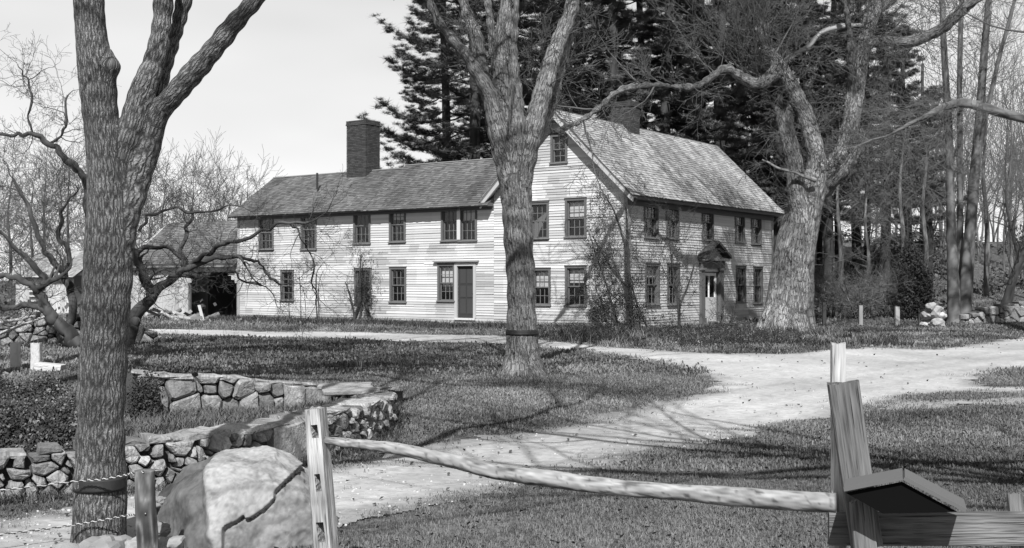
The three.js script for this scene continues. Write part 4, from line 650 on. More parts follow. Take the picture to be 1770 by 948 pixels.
// ------------------------------------------------------------------ shrubs
const leafGeo = (() => { const g = new GB(), r = RNG(62); for (let k = 0; k < 16; k++) { const o = V3((r() - 0.5), (r() - 0.5), (r() - 0.5)).multiplyScalar(0.9), d = randDir(r), w = randDir(r), L = 0.20 + 0.12 * r(); w.addScaledVector(d, -w.dot(d)).normalize().multiplyScalar(0.07 + 0.03 * r()); const a = o, b = o.clone().addScaledVector(d, L * 0.5).add(w), c = o.clone().addScaledVector(d, L), e = o.clone().addScaledVector(d, L * 0.5).sub(w); g.quad(...[a, b, c, e].map((p) => g.vert(p.x, p.y, p.z))); } return g.geometry(); })();
function shrub(name, label, Z, stems, mat, seed, o, leaves) {
  const t = thing(name, label, 'shrub'), r = RNG(seed), g = new GB(), cr = new GB(), bo = barkOpts(0.08, 0.008, seed);
  for (const s of stems) { const P = bigLimb(g, Z, s, 7, 0.12, bo); sprout(cr, r, P, o.n ?? 8, o.len ?? 0.6, o.rad ?? 0.007, o.lv ?? 2, { kids: [0, 4, 4], seg: 0.25, wig: 0.3, up: 0.05, min: 0.0035, ...o }, o.from ?? 0.25); }
  g.mesh('stem', mat, t); cr.mesh('twigs', mat, t);
  if (leaves) { const list = []; for (const [px, py, rx, ry, n, c = 0.06] of leaves) for (let k = 0; k < n; k++) { const a = r() * 6.28, q = Math.sqrt(r()); list.push({ p: at(px + Math.cos(a) * q * rx, py + Math.sin(a) * q * ry, Z + (r() - 0.5) * 0.8), s: (o.leaf ?? 0.42) * 0.72 * (0.6 + 0.7 * r()), ry: r() * 6.28, rx: r() * 6.28, c: c * (0.4 + 1.2 * r()) }); } instances('leaves', leafGeo, M.leaf, list, t); }
  return t;
}
shrub('climbing_shrub', 'tall twiggy shrub with dark stems against the near corner of the house', 40, [
  [[1096, 590, 10.5], [1092, 560, 8.7], [1090, 520, 7.4], [1087, 475, 6.8], [1084, 435, 5.6], [1074, 402, 3.7], [1060, 362, 2.8], [1042, 332, 1.2]],
  [[1086, 460, 5.6], [1084, 400, 4.3, -0.1], [1082, 350, 2.5]], [[1078, 588, 4.3], [1064, 548, 3.1], [1052, 505, 2.5], [1034, 452, 2.2], [1018, 402, 1.2]], [[1089, 500, 4.3], [1064, 474, 3.4], [1044, 442, 2.8], [1024, 408, 1.6]],
  [[1106, 590, 3.7], [1105, 545, 3.1], [1097, 512, 2.5], [1087, 482, 1.9]], [[1136, 592, 3.1], [1118, 564, 3.1], [1103, 532, 2.5], [1092, 492, 1.9]], [[1060, 590, 3.1], [1050, 560, 2.5], [1042, 530, 1.9], [1030, 500, 1.2]],
], M.twigDark, 131, { n: 20, len: 0.9, leaf: 0.26 }, [[1040, 400, 28, 70, 150, 0.035], [1035, 490, 28, 70, 220, 0.03], [1060, 545, 40, 40, 260, 0.025], [1095, 470, 16, 100, 100, 0.03], [1115, 555, 22, 34, 90, 0.03]]);
shrub('climbing_shrub', 'slim shrub with forked dark stem before the front windows', 39, [
  [[1176, 600, 7.8], [1174, 560, 5.9], [1173, 525, 5.2], [1168, 495, 3.9], [1162, 460, 2.6], [1158, 415, 1.6]], [[1174, 530, 3.9], [1188, 498, 3.2], [1198, 466, 2.3], [1206, 428, 1.3]], [[1170, 505, 2.6], [1156, 484, 2.3], [1140, 452, 1.3]], [[1160, 450, 2.0], [1172, 410, 1.6], [1176, 370, 1.0]],
], M.twigDark, 132, { n: 18, len: 0.8, leaf: 0.22 }, [[1150, 450, 34, 40, 70, 0.04], [1185, 480, 30, 50, 60, 0.04], [1165, 400, 14, 30, 30, 0.04], [1170, 565, 40, 26, 120, 0.03]]);
shrub('climbing_shrub', 'leafy shrub growing over the lower window of the wing', 48.6, [
  [[610, 556, 9], [617, 540, 7], [622, 520, 6], [622, 480, 3.5], [624, 440, 2]], [[640, 556, 8], [636, 540, 7], [630, 515, 5], [632, 470, 3]], [[655, 556, 5], [656, 520, 4], [652, 480, 3], [645, 450, 2]], [[612, 545, 4], [606, 515, 3], [597, 488, 2]],
], M.twigDark, 133, { n: 10, len: 0.5, leaf: 0.22 }, [[628, 512, 16, 34, 120, 0.03], [650, 500, 18, 52, 130, 0.09], [622, 440, 22, 26, 50, 0.08], [604, 500, 9, 24, 16, 0.08], [602, 410, 10, 12, 14, 0.06]]);
shrub('climbing_shrub', 'thin bare vine beside the small lower window of the wing', 50, [[[548, 552, 2.5], [546, 500, 2.5], [548, 470, 2], [556, 458, 2]], [[500, 552, 1.8], [499, 530, 1.6], [497, 522, 1.5]], [[520, 552, 1.8], [519, 500, 1.6], [516, 470, 1.2]]], M.twigDark, 134, { n: 4, len: 0.4, lv: 1 });
shrub('door_shrub', 'low leafy shrub in front of the pedimented doorway', 40.2, [[[1240, 590, 4], [1246, 560, 3], [1250, 530, 2]], [[1256, 590, 4], [1262, 560, 3], [1272, 540, 2]]], M.twigDark, 135, { n: 8, len: 0.5, leaf: 0.24 }, [[1245, 558, 22, 28, 70, 0.09], [1270, 570, 16, 22, 40, 0.07]]);
// pale bushes right of the elm
[[1440, 50, 40, 60, 'pale twiggy bush immediately right of the elm trunk'], [1490, 48, 36, 70, 'pale twiggy bush behind the low fence posts'], [1535, 49, 32, 64, 'pale twiggy bush left of the dark evergreen shrub']].forEach(([px, Z, hw, hp, label], k) => {
  const y0 = HOR + F / Z * (EYE - H((px - CX) / F * Z, Z)) + 2, st = []; const r = RNG(140 + k); for (let j = 0; j < 15; j++) { const e = (r() - 0.5) * 2 * hw; st.push([[px + e * 0.3, y0, 2.2], [px + e * 0.6, y0 - hp * 0.4, 1.8, (r() - 0.5)], [px + e, y0 - hp * (0.75 + 0.3 * r()), 1, (r() - 0.5) * 2]]); }
  shrub('bush', label, Z, st, M.twigPale, 150 + k, { n: 12, len: 0.7, rad: 0.008, lv: 2, leaf: 0.2 }, [[px, y0 - hp * 0.45, hw * 0.9, hp * 0.4, 150, 0.13]]);
});
shrub('evergreen_shrub', 'dark dense evergreen shrub left of the twin-stemmed tree', 47, [[[1584, 566, 6], [1584, 500, 4], [1582, 440, 2]]], M.twigDark, 160, { n: 30, len: 0.9, rad: 0.015, leaf: 0.5 }, [[1582, 500, 26, 52, 420, 0.022], [1575, 450, 18, 30, 130, 0.025], [1592, 535, 26, 24, 130, 0.02]]);

// ------------------------------------------------------------------ dry stone walls: every stone a part
const norm2 = ([x, z]) => { const l = Math.hypot(x, z) || 1; return [x / l, z / l]; };
function pathOf(pts) {                                       // pts: [x, Z, height]; returns at(s) -> {x, z, out, h} with out towards the right-hand (viewer's) side
  const S = [0]; for (let k = 1; k < pts.length; k++) S.push(S[k - 1] + Math.hypot(pts[k][0] - pts[k - 1][0], pts[k][1] - pts[k - 1][1]));
  const nrm = pts.map((_, k) => { const a = pts[Math.max(0, k - 1)], b = pts[Math.min(pts.length - 1, k + 1)]; const [dx, dz] = norm2([b[0] - a[0], b[1] - a[1]]); return [dz, -dx]; });
  return { L: S[S.length - 1], at(s) { let k = 0; while (k < S.length - 2 && s > S[k + 1]) k++; const t = (s - S[k]) / (S[k + 1] - S[k]), a = pts[k], b = pts[k + 1]; return { x: lerp(a[0], b[0], t), z: lerp(a[1], b[1], t), h: lerp(a[2], b[2], clamp(t, 0, 1)), out: norm2([lerp(nrm[k][0], nrm[k + 1][0], t), lerp(nrm[k][1], nrm[k + 1][1], t)]) }; } };
}
const finePath = (pts, step) => { const c = new THREE.CatmullRomCurve3(pts.map(([x, z, h]) => V3(x, h, z)), false, 'centripetal'), n = Math.ceil(c.getLength() / step); return Array.from({ length: n + 1 }, (_, k) => { const p = c.getPoint(k / n); return [p.x, p.z, p.y]; }); };
const stoneMap = noiseTex(512, (u, v) => clamp(0.8 + 0.9 * (tileN(u, v, 24, 5, 25) - 0.5) - (tileN(u, v, 6, 3, 26) > 0.6 ? 0.18 : 0), 0.15, 1));
const stoneMats = [0.15, 0.22, 0.27, 0.33, 0.19].map((v) => vc(v, { map: stoneMap, bumpMap: grainTex, bumpScale: 0.02 }));
function clipCell(poly, ax, ay, nx, ny) { const out = []; for (let i = 0; i < poly.length; i++) { const p = poly[i], q = poly[(i + 1) % poly.length], dp = (p[0] - ax) * nx + (p[1] - ay) * ny, dq = (q[0] - ax) * nx + (q[1] - ay) * ny; if (dp <= 0) out.push(p); if ((dp < 0 && dq > 0) || (dp > 0 && dq < 0)) { const t = dp / (dp - dq); out.push([p[0] + (q[0] - p[0]) * t, p[1] + (q[1] - p[1]) * t]); } } return out; }
function stoneFace(t, path, s0, s1, cw, ch, rng, o = {}) {
  const pts = [], rows = Math.max(1, Math.round((o.hMax || 0.5) / ch)), skip = o.skip || [];
  for (let s = s0 - cw; s < s1 + cw; s += cw) for (let j = -0; j < rows + 1; j++) if (rng() > 0.12) { const k = 0.55 + 0.9 * rng(); pts.push([s + (j % 2 ? cw * 0.5 : 0) + (rng() - 0.5) * cw * 0.75, (j + 0.5 + (rng() - 0.5) * 0.75) * ch, k]); if (rng() < (o.small ?? 0.35)) pts.push([s + rng() * cw, (j + rng()) * ch, 0.3]); }
  for (let k = pts.length - 1; k >= 0; k--) if (pts[k][1] > path.at(clamp(pts[k][0], 0, path.L)).h - 0.02) pts.splice(k, 1);
  for (const p of pts) {
    if (p[0] < s0 || p[0] > s1 || skip.some(([a, b]) => p[0] > a - 0.03 && p[0] < b + 0.03)) continue;
    const top = path.at(p[0]).h + (rng() - 0.5) * (o.ragged ?? 0.03);
    let c = [[p[0] - cw * 1.6, Math.max(-0.05, p[1] - ch * 1.8)], [p[0] + cw * 1.6, Math.max(-0.05, p[1] - ch * 1.8)], [p[0] + cw * 1.6, Math.min(top, p[1] + ch * 1.8)], [p[0] - cw * 1.6, Math.min(top, p[1] + ch * 1.8)]];
    for (const [a, b] of [[s0, -1], [s1, 1], ...skip.flatMap(([a, b]) => p[0] < a ? [[a, 1]] : [[b, -1]])]) c = clipCell(c, a, 0, b, 0);
    for (const q of pts) if (q !== p && Math.abs(q[0] - p[0]) < cw * 3 && Math.abs(q[1] - p[1]) < ch * 3.4) { const dx = q[0] - p[0], dy = (q[1] - p[1]), w = p[2] / (p[2] + q[2]); c = clipCell(c, p[0] + dx * w, p[1] + dy * w, dx, dy * 1.0); if (c.length < 3) break; }
    if (c.length < 3) continue;
    let cx = 0, cy = 0; for (const q of c) { cx += q[0] / c.length; cy += q[1] / c.length; }
    let R = 0; for (const q of c) R = Math.max(R, Math.hypot(q[0] - cx, q[1] - cy)); if (R < 0.022) continue;
    const gap = (o.gap ?? 0.011) * (0.35 + 0.6 * rng()), ring = []; for (let i = 0; i < c.length; i++) { const a = c[i], b = c[(i + 1) % c.length]; for (const f of [0.12, 0.88]) ring.push([lerp(a[0], b[0], f), lerp(a[1], b[1], f)]); }
    const g = new GB(), n = ring.length, bulge = (0.02 + 0.05 * rng()) * Math.min(1, R / 0.12) * (o.bulge ?? 1), prou = (rng() - 0.5) * 0.05, tone = 0.7 + 0.6 * rng(), tx = (rng() - 0.5) * 0.5, ty = (rng() - 0.5) * 0.5;
    const P = (q, d, c2) => { const a = path.at(q[0]); return g.vert(a.x + a.out[0] * d, q[1] + H(a.x, a.z) - 0.01, -(a.z + a.out[1] * d), c2, q[0] * 2.1 + prou * 40, q[1] * 2.1 + d); };
    const mk = (k, d) => ring.map((q) => { const l = Math.hypot(q[0] - cx, q[1] - cy), f = Math.max(0.05, (l * k - gap) / l), u = [cx + (q[0] - cx) * f, cy + (q[1] - cy) * f]; return P(u, d + (k < 0.98 ? tx * (u[0] - cx) + ty * (u[1] - cy) + (rng() - 0.5) * 0.018 : 0), tone * (0.75 + 0.5 * rng())); });
    const r0 = mk(1, -(o.deep ?? 0.2)), r1 = mk(1, prou - 0.01), r2 = mk(0.78, prou + bulge * 0.8), ce = P([cx + (rng() - 0.5) * R * 0.5, cy + (rng() - 0.5) * R * 0.4], prou + bulge * (0.7 + 0.6 * rng()), tone);
    for (let i = 0; i < n; i++) { const j = (i + 1) % n; g.quad(r0[i], r0[j], r1[j], r1[i]); g.quad(r1[i], r1[j], r2[j], r2[i]); g.tri(r2[i], r2[j], ce); }
    g.uvOn = true; g.mesh('stone', stoneMats[Math.floor(rng() * 5)], t, R > 0.05);
  }
}
// a block of stone set in the wall's face between s0 and s1
function slab(t, name, path, s0, s1, y0, y1, d0, d1, mat, rng, rough = 0.012) {
  const n = Math.max(2, Math.ceil((s1 - s0) / 0.14)), g = new GB(), W = 3, id = [];
  const sec = (s, k) => { const a = path.at(s), j = () => (rng() - 0.5) * rough * 2; const y = (q) => q < 0 ? lerp(y0, y1, 0) : q; const H1 = typeof y1 === 'function' ? y1(s) : y1, H0 = typeof y0 === 'function' ? y0(s) : y0; const V = (d, yy) => g.vert(a.x + a.out[0] * (d + j()), yy + j() * 0.6 + H(a.x, a.z), -(a.z + a.out[1] * (d + j())), 0.8 + 0.4 * rng(), s * 2.1, (d + yy) * 2.1); const b = 0.012; return [V(d1 - b, H0), V(d1, H0 + b * 2), V(d1, H1 - b * 1.5), V(d1 - b * 1.5, H1), V(lerp(d1, d0, 0.5), H1), V(d0, H1), V(d0, H0)]; };
  const R = []; for (let k = 0; k <= n; k++) R.push(sec(lerp(s0, s1, k / n), k));
  for (let k = 0; k < n; k++) for (let i = 0; i < 7; i++) { const j = (i + 1) % 7; g.quad(R[k][i], R[k + 1][i], R[k + 1][j], R[k][j]); }
  for (const [r, f] of [[R[0], 1], [R[n], 0]]) for (let i = 1; i < 6; i++) f ? g.tri(r[0], r[i], r[i + 1]) : g.tri(r[0], r[i + 1], r[i]);
  g.uvOn = true; if (!mat.map) { mat.map = stoneMap; mat.bumpMap = grainTex; mat.bumpScale = 0.02; mat.color.multiplyScalar(1.22); }
  return g.mesh(name, mat, t, true);
}
function wallCore(t, path, s0, s1, back, inset = 0.08) { const g = new GB(); let prev = null; const n = Math.ceil((s1 - s0) / 0.2); for (let k = 0; k <= n; k++) { const a = path.at(lerp(s0, s1, k / n)), y = H(a.x, a.z), v = [[-inset, -0.1], [-inset, a.h - 0.05], [-back, a.h - 0.05], [-back, -0.1]].map(([d, h]) => g.vert(a.x + a.out[0] * d, y + h, -(a.z + a.out[1] * d))); if (prev) for (let i = 0; i < 4; i++) { const j = (i + 1) % 4; g.quad(prev[i], v[i], v[j], prev[j]); } else g.quad(...v); prev = v; } g.quad(...prev); g.mesh('wall_core', M.mud, t); }
let wallFoot = [];
{
  const r = RNG(200), w = thing('stone_wall', 'low U-shaped dry stone wall with flat capstones curving round at its right end', 'wall');
  const B = (px, topPy, Z) => [(px - CX) / F * Z, Z, EYE - (topPy - HOR) / F * Z];
  const outer = finePath([B(-190, 800, 9.0), B(0, 790, 9.45), B(130, 777, 9.72), B(300, 758, 10.15), B(420, 741, 10.75), B(540, 716, 11.7), B(610, 702, 12.5), B(655, 691, 13.3), B(676, 684, 14.2), B(674, 677, 15.3)], 0.1);
  const A = pathOf(outer); let sA = 0; const sAt = (p, px) => { let best = 0, e = 1e9; for (let s = 0; s < p.L; s += 0.02) { const a = p.at(s), d = Math.abs(a.x / a.z * F + CX - px); if (d < e) { e = d; best = s; } } return best; };
  const b0 = sAt(A, 470), b1 = sAt(A, 541);
  stoneFace(w, A, 0, A.L, 0.15, 0.095, r, { hMax: 0.5, skip: [[b0, b1]], small: 0.45, deep: 0.22, ragged: 0.05 });
  slab(w, 'granite_block', A, b0 + 0.01, b1 - 0.01, -0.06, (s) => A.at(s).h - 0.035, -0.25, 0.02, vc(0.24), r, 0.014);
  wallCore(w, A, 0, A.L, 0.42);
  for (let s = sAt(A, 300); s < A.L - 0.02;) { const e = Math.min(A.L, s + 0.22 + 0.5 * r()), j = (r() - 0.5) * 0.05, k = (r() - 0.5) * 0.05; slab(w, 'capstone', A, s + 0.012 * r(), e - 0.012 * r(), (q) => A.at(q).h - 0.05 + j * 0.4, (q) => A.at(q).h + 0.0 + j * 0.6 + k * (q - s), -0.34 - 0.16 * r(), -0.03 + 0.08 * r(), vc(0.22 + 0.12 * r()), r, 0.022); s = e + (r() < 0.2 ? 0.05 : 0); }
  for (let s = 0.05; s < sAt(A, 300); s += 0.22 + 0.2 * r()) if (r() < 0.8) slab(w, 'capstone', A, s, s + 0.18 + 0.16 * r(), (q) => A.at(q).h - 0.03, (q) => A.at(q).h + 0.01 + 0.05 * r(), -0.3 - 0.1 * r(), -0.02 + 0.06 * r(), stoneMats[Math.floor(r() * 5)], r, 0.02);
  const inner = finePath([B(214, 640, 15.5), B(270, 648, 15.6), B(340, 651, 15.75), B(420, 654, 16.0), B(500, 661, 16.5), B(575, 667, 17.0), B(618, 671, 17.1), B(642, 674, 16.7)], 0.1), I = pathOf(inner);
  const c0 = sAt(I, 491), c1 = sAt(I, 574), cm = sAt(I, 527);
  stoneFace(w, I, sAt(I, 236), c0, 0.26, 0.21, r, { hMax: 0.56, skip: [], small: 0.3, deep: 0.25, bulge: 0.8, gap: 0.014 });
  stoneFace(w, I, sAt(I, 214), sAt(I, 236) - 0.03, 0.3, 0.3, r, { hMax: 0.56, deep: 0.25 });
  stoneFace(w, I, c1, I.L, 0.18, 0.12, r, { hMax: 0.4, small: 0.4 });
  slab(w, 'granite_block', I, c0 + 0.01, cm - 0.01, -0.05, (s) => I.at(s).h - 0.03, -0.3, 0.02, vc(0.31), r, 0.012); slab(w, 'granite_block', I, cm + 0.01, c1 - 0.01, -0.05, (s) => I.at(s).h - 0.04, -0.3, 0.0, vc(0.25), r, 0.012);
  wallCore(w, I, 0, I.L, 0.5);
  for (let s = 0.1; s < I.L - 0.05;) { const e = Math.min(I.L, s + 0.25 + 0.6 * r()), j = (r() - 0.5) * 0.05; slab(w, 'capstone', I, s + 0.012 * r(), e - 0.012 * r(), (q) => I.at(q).h - 0.035 + j * 0.4, (q) => I.at(q).h + 0.015 + j, -0.36 - 0.16 * r(), -0.04 + 0.07 * r(), vc(0.22 + 0.12 * r()), r, 0.022); s = e + (r() < 0.25 ? 0.06 : 0); }
  // flat stones across the round end
  for (const [x, z, a, l, d] of [[-2.15, 15.2, 0.25, 0.75, 0.36], [-2.25, 15.62, 0.15, 0.7, 0.36], [-2.35, 16.05, 0.08, 0.75, 0.36]]) { const g = new RoundedBoxGeometry(l, 0.06, d, 2, 0.02), m = mesh('capstone', g, std({ color: grey(0.27), bumpMap: grainTex, bumpScale: 0.02 }), w); m.position.set(x, 0.34 + 0.01 * r(), -z); m.rotation.set(0.02 * r(), a, 0.02 * r()); }
  wallFoot = [outer.map(([x, z]) => [x, z]), inner.map(([x, z]) => [x, z])];
}
{
  const r = RNG(210), w = thing('stone_wall', 'tumbled fieldstone wall behind the left apple tree', 'wall'), P = pathOf(finePath([[-19, 32, 0.75], [-14.2, 32.5, 0.85], [-11.6, 33, 0.7], [-10.4, 33.5, 0.35]], 0.3));
  stoneFace(w, P, 0, P.L, 0.42, 0.2, r, { hMax: 0.9, ragged: 0.25, gap: 0.015, deep: 0.4, bulge: 1.6 }); wallCore(w, P, 0, P.L, 0.6, 0.15);
  const w2 = thing('stone_wall', 'low fieldstone wall running off to the right behind the twin-stemmed tree', 'wall'), P2 = pathOf(finePath([[17.6, 44.5, 0.4], [19.6, 45, 0.75], [21.5, 45.5, 0.8], [24, 45.5, 0.8]], 0.3));
  stoneFace(w2, P2, 0, P2.L, 0.36, 0.2, r, { hMax: 0.8, ragged: 0.15, gap: 0.015, deep: 0.4, bulge: 1.5 }); wallCore(w2, P2, 0, P2.L, 0.6, 0.15);
}
// a lump of stone
function lump(rx, ry, rz, seed, rough, detail = 3, shade) {
  const b = new THREE.IcosahedronGeometry(1, detail), p = b.attributes.position, g = new GB(), ids = new Map();
  for (let k = 0; k < p.count; k++) { const key = [p.getX(k), p.getY(k), p.getZ(k)].map((v) => v.toFixed(4)).join(); if (!ids.has(key)) { let x = p.getX(k), y = p.getY(k), z = p.getZ(k); const n = 1 + rough * (fbm(x * 1.4 + seed, y * 1.4, z * 1.4, 3) - 0.5) * 2; ids.set(key, g.vert(x * rx * n, y * ry * n, z * rz * n, shade ? shade(x, y, z) : 0.8 + 0.4 * fbm(x * 3 + seed, y * 3, z * 3, 3))); } g.i.push(ids.get(key)); }
  return g.geometry(true);
}
// the boulder: two slabs of rock split by a crack, its left side dark with lichen
{
  const cx = (418 - CX) / F * 8.15, Z = 8.15;
  const line = (X) => 0.30 + 0.86 * (X - 0.22) + 0.13 * (fbm(X * 5, 3, 1, 3) - 0.5) + 0.05 * Math.sign(Math.sin(X * 17 + 1)) * noise(X * 9, 2, 2);
  const edge = (X, y, k) => X + 0.13 + 0.28 * (y - 0.3) + 0.10 * (fbm(X * 5 + k, y * 5, k, 3) - 0.5);
  const field = (x, y, z, fine) => {
    const X = x - cx, Y = y, D = -z - Z;                       // D: away from the viewer
    const n = fbm(X * 2.2 + 4, Y * 2.2, D * 2.2, 3) - 0.5;
    let d = (Math.hypot(X / 0.80, (Y + 0.14) / 0.78, D / 0.72) - 1) * 0.64;
    d = Math.max(d, -X * 0.10 + Y * 0.98 - D * 0.12 - 0.575, -X * 0.80 + Y * 0.55 - D * 0.10 - 0.655, X * 0.97 + Y * 0.1 - 0.60, -X * 0.2 - D * 0.90 + Y * 0.40 - 0.60, X * 0.35 - D * 0.93 + Y * 0.1 - 0.52, -X * 0.75 - D * 0.62 + Y * 0.22 - 0.60);
    d += n * 0.07;
    if (fine) {
      d += (fbm(X * 9, Y * 9, D * 9, 4) - 0.5) * 0.05 + (noise(X * 42, Y * 42, D * 42) - 0.5) * 0.007;
      if (X > 0.0 && D < 0.3) { const c = Math.abs(Y - line(X)); d += 0.05 * Math.max(0, 1 - c / 0.018) * sstep(0.0, 0.10, X); if (Y < line(X)) d += 0.035 + 0.05 * Math.abs(fbm(X * 6, Y * 6, 5, 3) - 0.5) * 2; }
      const e = edge(X, Y, 1); if (D < 0.2) d += 0.06 * sstep(0.04, -0.05, e) + 0.25 * Math.max(0, -e - 0.02) * sstep(0.2, -0.3, D);
    }
    return d;
  };
  const g = surfaceNets(field, [cx - 0.98, -0.12, -Z - 0.85], [cx + 0.85, 0.9, -Z + 0.85], 0.0115, (x, y, z) => { const X = x - cx, dark = sstep(0.04, -0.04, edge(X, y, 1)) * (0.7 + 0.3 * noise(x * 14, y * 14, z * 14)), low = y < line(X) - 0.01 && X > 0 ? 0.72 : 1; return low * lerp(1, 0.24, dark) * Math.max(0.3, 1 + 1.3 * (fbm(x * 6 + 2, y * 6, z * 6, 5) - 0.5) + 0.5 * (noise(x * 46, y * 46, z * 46) - 0.5) + 0.4 * (noise(x * 105, y * 105, z * 105) - 0.5)); }, 0.12);
  for (let k = 0; k < g.n; k++) { g.u[2 * k] = (g.p[3 * k] + g.p[3 * k + 2] * 0.8) * 1.6; g.u[2 * k + 1] = (g.p[3 * k + 1] + g.p[3 * k + 2] * 0.5) * 1.6; } g.uvOn = true; M.boulder.color = grey(0.235);
  tag(g.mesh('boulder', M.boulder), 'great pale boulder with a dark lichened left side and a slanting crack', 'boulder');
  const r = RNG(220);
  [[276, 915, 7.75, 0.07, 'small rock wedged between the post and the boulder'], [296, 945, 7.5, 0.085, 'broken rock at the foot of the boulder\'s dark side'], [277, 868, 8.3, 0.05, 'small pale rock beside the top of the boulder\'s dark side'], [180, 962, 7.35, 0.17, 'pale flat stone at the foot of the forked tree'], [228, 950, 7.4, 0.10, 'pale stone at the foot of the round post'], [140, 965, 7.3, 0.15, 'half-hidden stone at the bottom left edge of the picture']].forEach(([px, py, z, s, label], k) => { const p = at(px, py, z), m = mesh('rock', lump(s * 1.25, s * 0.75, s, k * 7 + 3, 0.6, 5), vc(0.17 + 0.1 * r())); m.position.copy(p); m.position.y = Math.max(p.y, 0.02); m.rotation.y = r() * 6; tag(m, label, 'rock'); });
  const pile = thing('rock_pile', 'heap of pale rocks left of the twin-stemmed tree', 'rocks'); [[1608, 558, 0.34], [1622, 560, 0.30], [1602, 545, 0.26], [1616, 540, 0.36], [1626, 545, 0.22], [1610, 530, 0.22], [1598, 561, 0.24]].forEach(([px, py, s], k) => { const m = mesh('rock', lump(s, s * 0.75, s, k * 5 + 40, 0.5, 2), vc(0.24 + 0.2 * r()), pile); m.position.copy(at(px, py, 43.5 + r())); m.rotation.y = r() * 6; });
}

// ------------------------------------------------------------------ fence in front
const woodMat = (v, sx, sy) => { const m = woodTex.clone(); m.repeat.set(sx, sy); m.needsUpdate = true; const b = woodTex.clone(); b.repeat.set(sx, sy); b.needsUpdate = true; return std({ color: grey(v), map: m, bumpMap: b, bumpScale: 0.012 }); };
const W1 = woodMat(0.46, 1, 1.0), W2 = woodMat(0.17, 1, 1), W3 = woodMat(0.20, 1, 1), W4 = woodMat(0.55, 1, 1);
// a hewn timber along y with worn edges: width w, depth d, height h, its top end cut at a slant
function timber(w, d, h, seed, o = {}) {
  const g = new GB(), n = Math.ceil(h / 0.04), uv = [], ring = []; const b = o.bevel ?? 0.008, sec = [];
  for (const [sx, sz] of [[1, 1], [-1, 1], [-1, -1], [1, -1]]) { const c = sx * sz > 0 ? [[w / 2, d / 2 - b], [w / 2 - b, d / 2]] : [[w / 2 - b, d / 2], [w / 2, d / 2 - b]]; for (const [x, z] of c) sec.push([sx * x, sz * z]); }
  const S = []; for (let i = 0; i < sec.length; i++) { const a = sec[i], c = sec[(i + 1) % sec.length], L = Math.hypot(c[0] - a[0], c[1] - a[1]), m = L > 0.03 ? 4 : 1; for (let k = 0; k < m; k++) S.push([lerp(a[0], c[0], k / m), lerp(a[1], c[1], k / m)]); }
  let per = 0; const U = [0]; for (let i = 0; i < S.length; i++) { const c = S[(i + 1) % S.length]; per += Math.hypot(c[0] - S[i][0], c[1] - S[i][1]); U.push(per); }
  for (let k = 0; k <= n; k++) { const y = h * k / n, tp = lerp(1, o.taper ?? 1, k / n); for (let i = 0; i <= S.length; i++) { const p = S[i % S.length], e = (fbm(p[0] * 20 + seed, y * 2.2, p[1] * 20, 3) - 0.5) * (o.rough ?? 0.012), f = 1 + e / Math.max(0.04, Math.hypot(...p)), yy = k === n ? y + (o.slant ?? 0) * p[0] + (noise(p[0] * 60 + seed, 1, p[1] * 60) - 0.5) * (o.ragged ?? 0.012) : y; g.vert(p[0] * tp * f + (o.bend ? o.bend * Math.sin(Math.PI * k / n) : 0), yy, p[1] * tp * f, 0.85 + 0.3 * noise(p[0] * 40 + seed, y * 6, p[1] * 40), U[i] * 2.2, y * 0.8 + seed * 0.37); } }
  const m = S.length + 1; for (let k = 0; k < n; k++) for (let i = 0; i < S.length; i++) { const a = k * m + i; g.quad(a, a + m, a + m + 1, a + 1); }
  for (const [k, top] of [[0, 0], [n, 1]]) { const c = g.vert(0, top ? h : 0, 0, 0.8), base = g.n; for (let i = 0; i < S.length; i++) { const q = k * m + i; g.vert(g.p[3 * q], g.p[3 * q + 1], g.p[3 * q + 2], 0.7 + 0.2 * noise(i, seed, k), g.p[3 * q] * 8, g.p[3 * q + 2] * 8); } for (let i = 0; i < S.length; i++) { const a = base + i, e = base + (i + 1) % S.length; top ? g.tri(c, e, a) : g.tri(c, a, e); } }
  const geo = g.geometry(); geo.setAttribute('uv', new THREE.Float32BufferAttribute(g.u, 2)); return geo;
}
const stand = (m, top, foot) => { const d = top.clone().sub(foot); m.position.copy(foot); m.quaternion.setFromUnitVectors(UPV, d.normalize()); return m; };
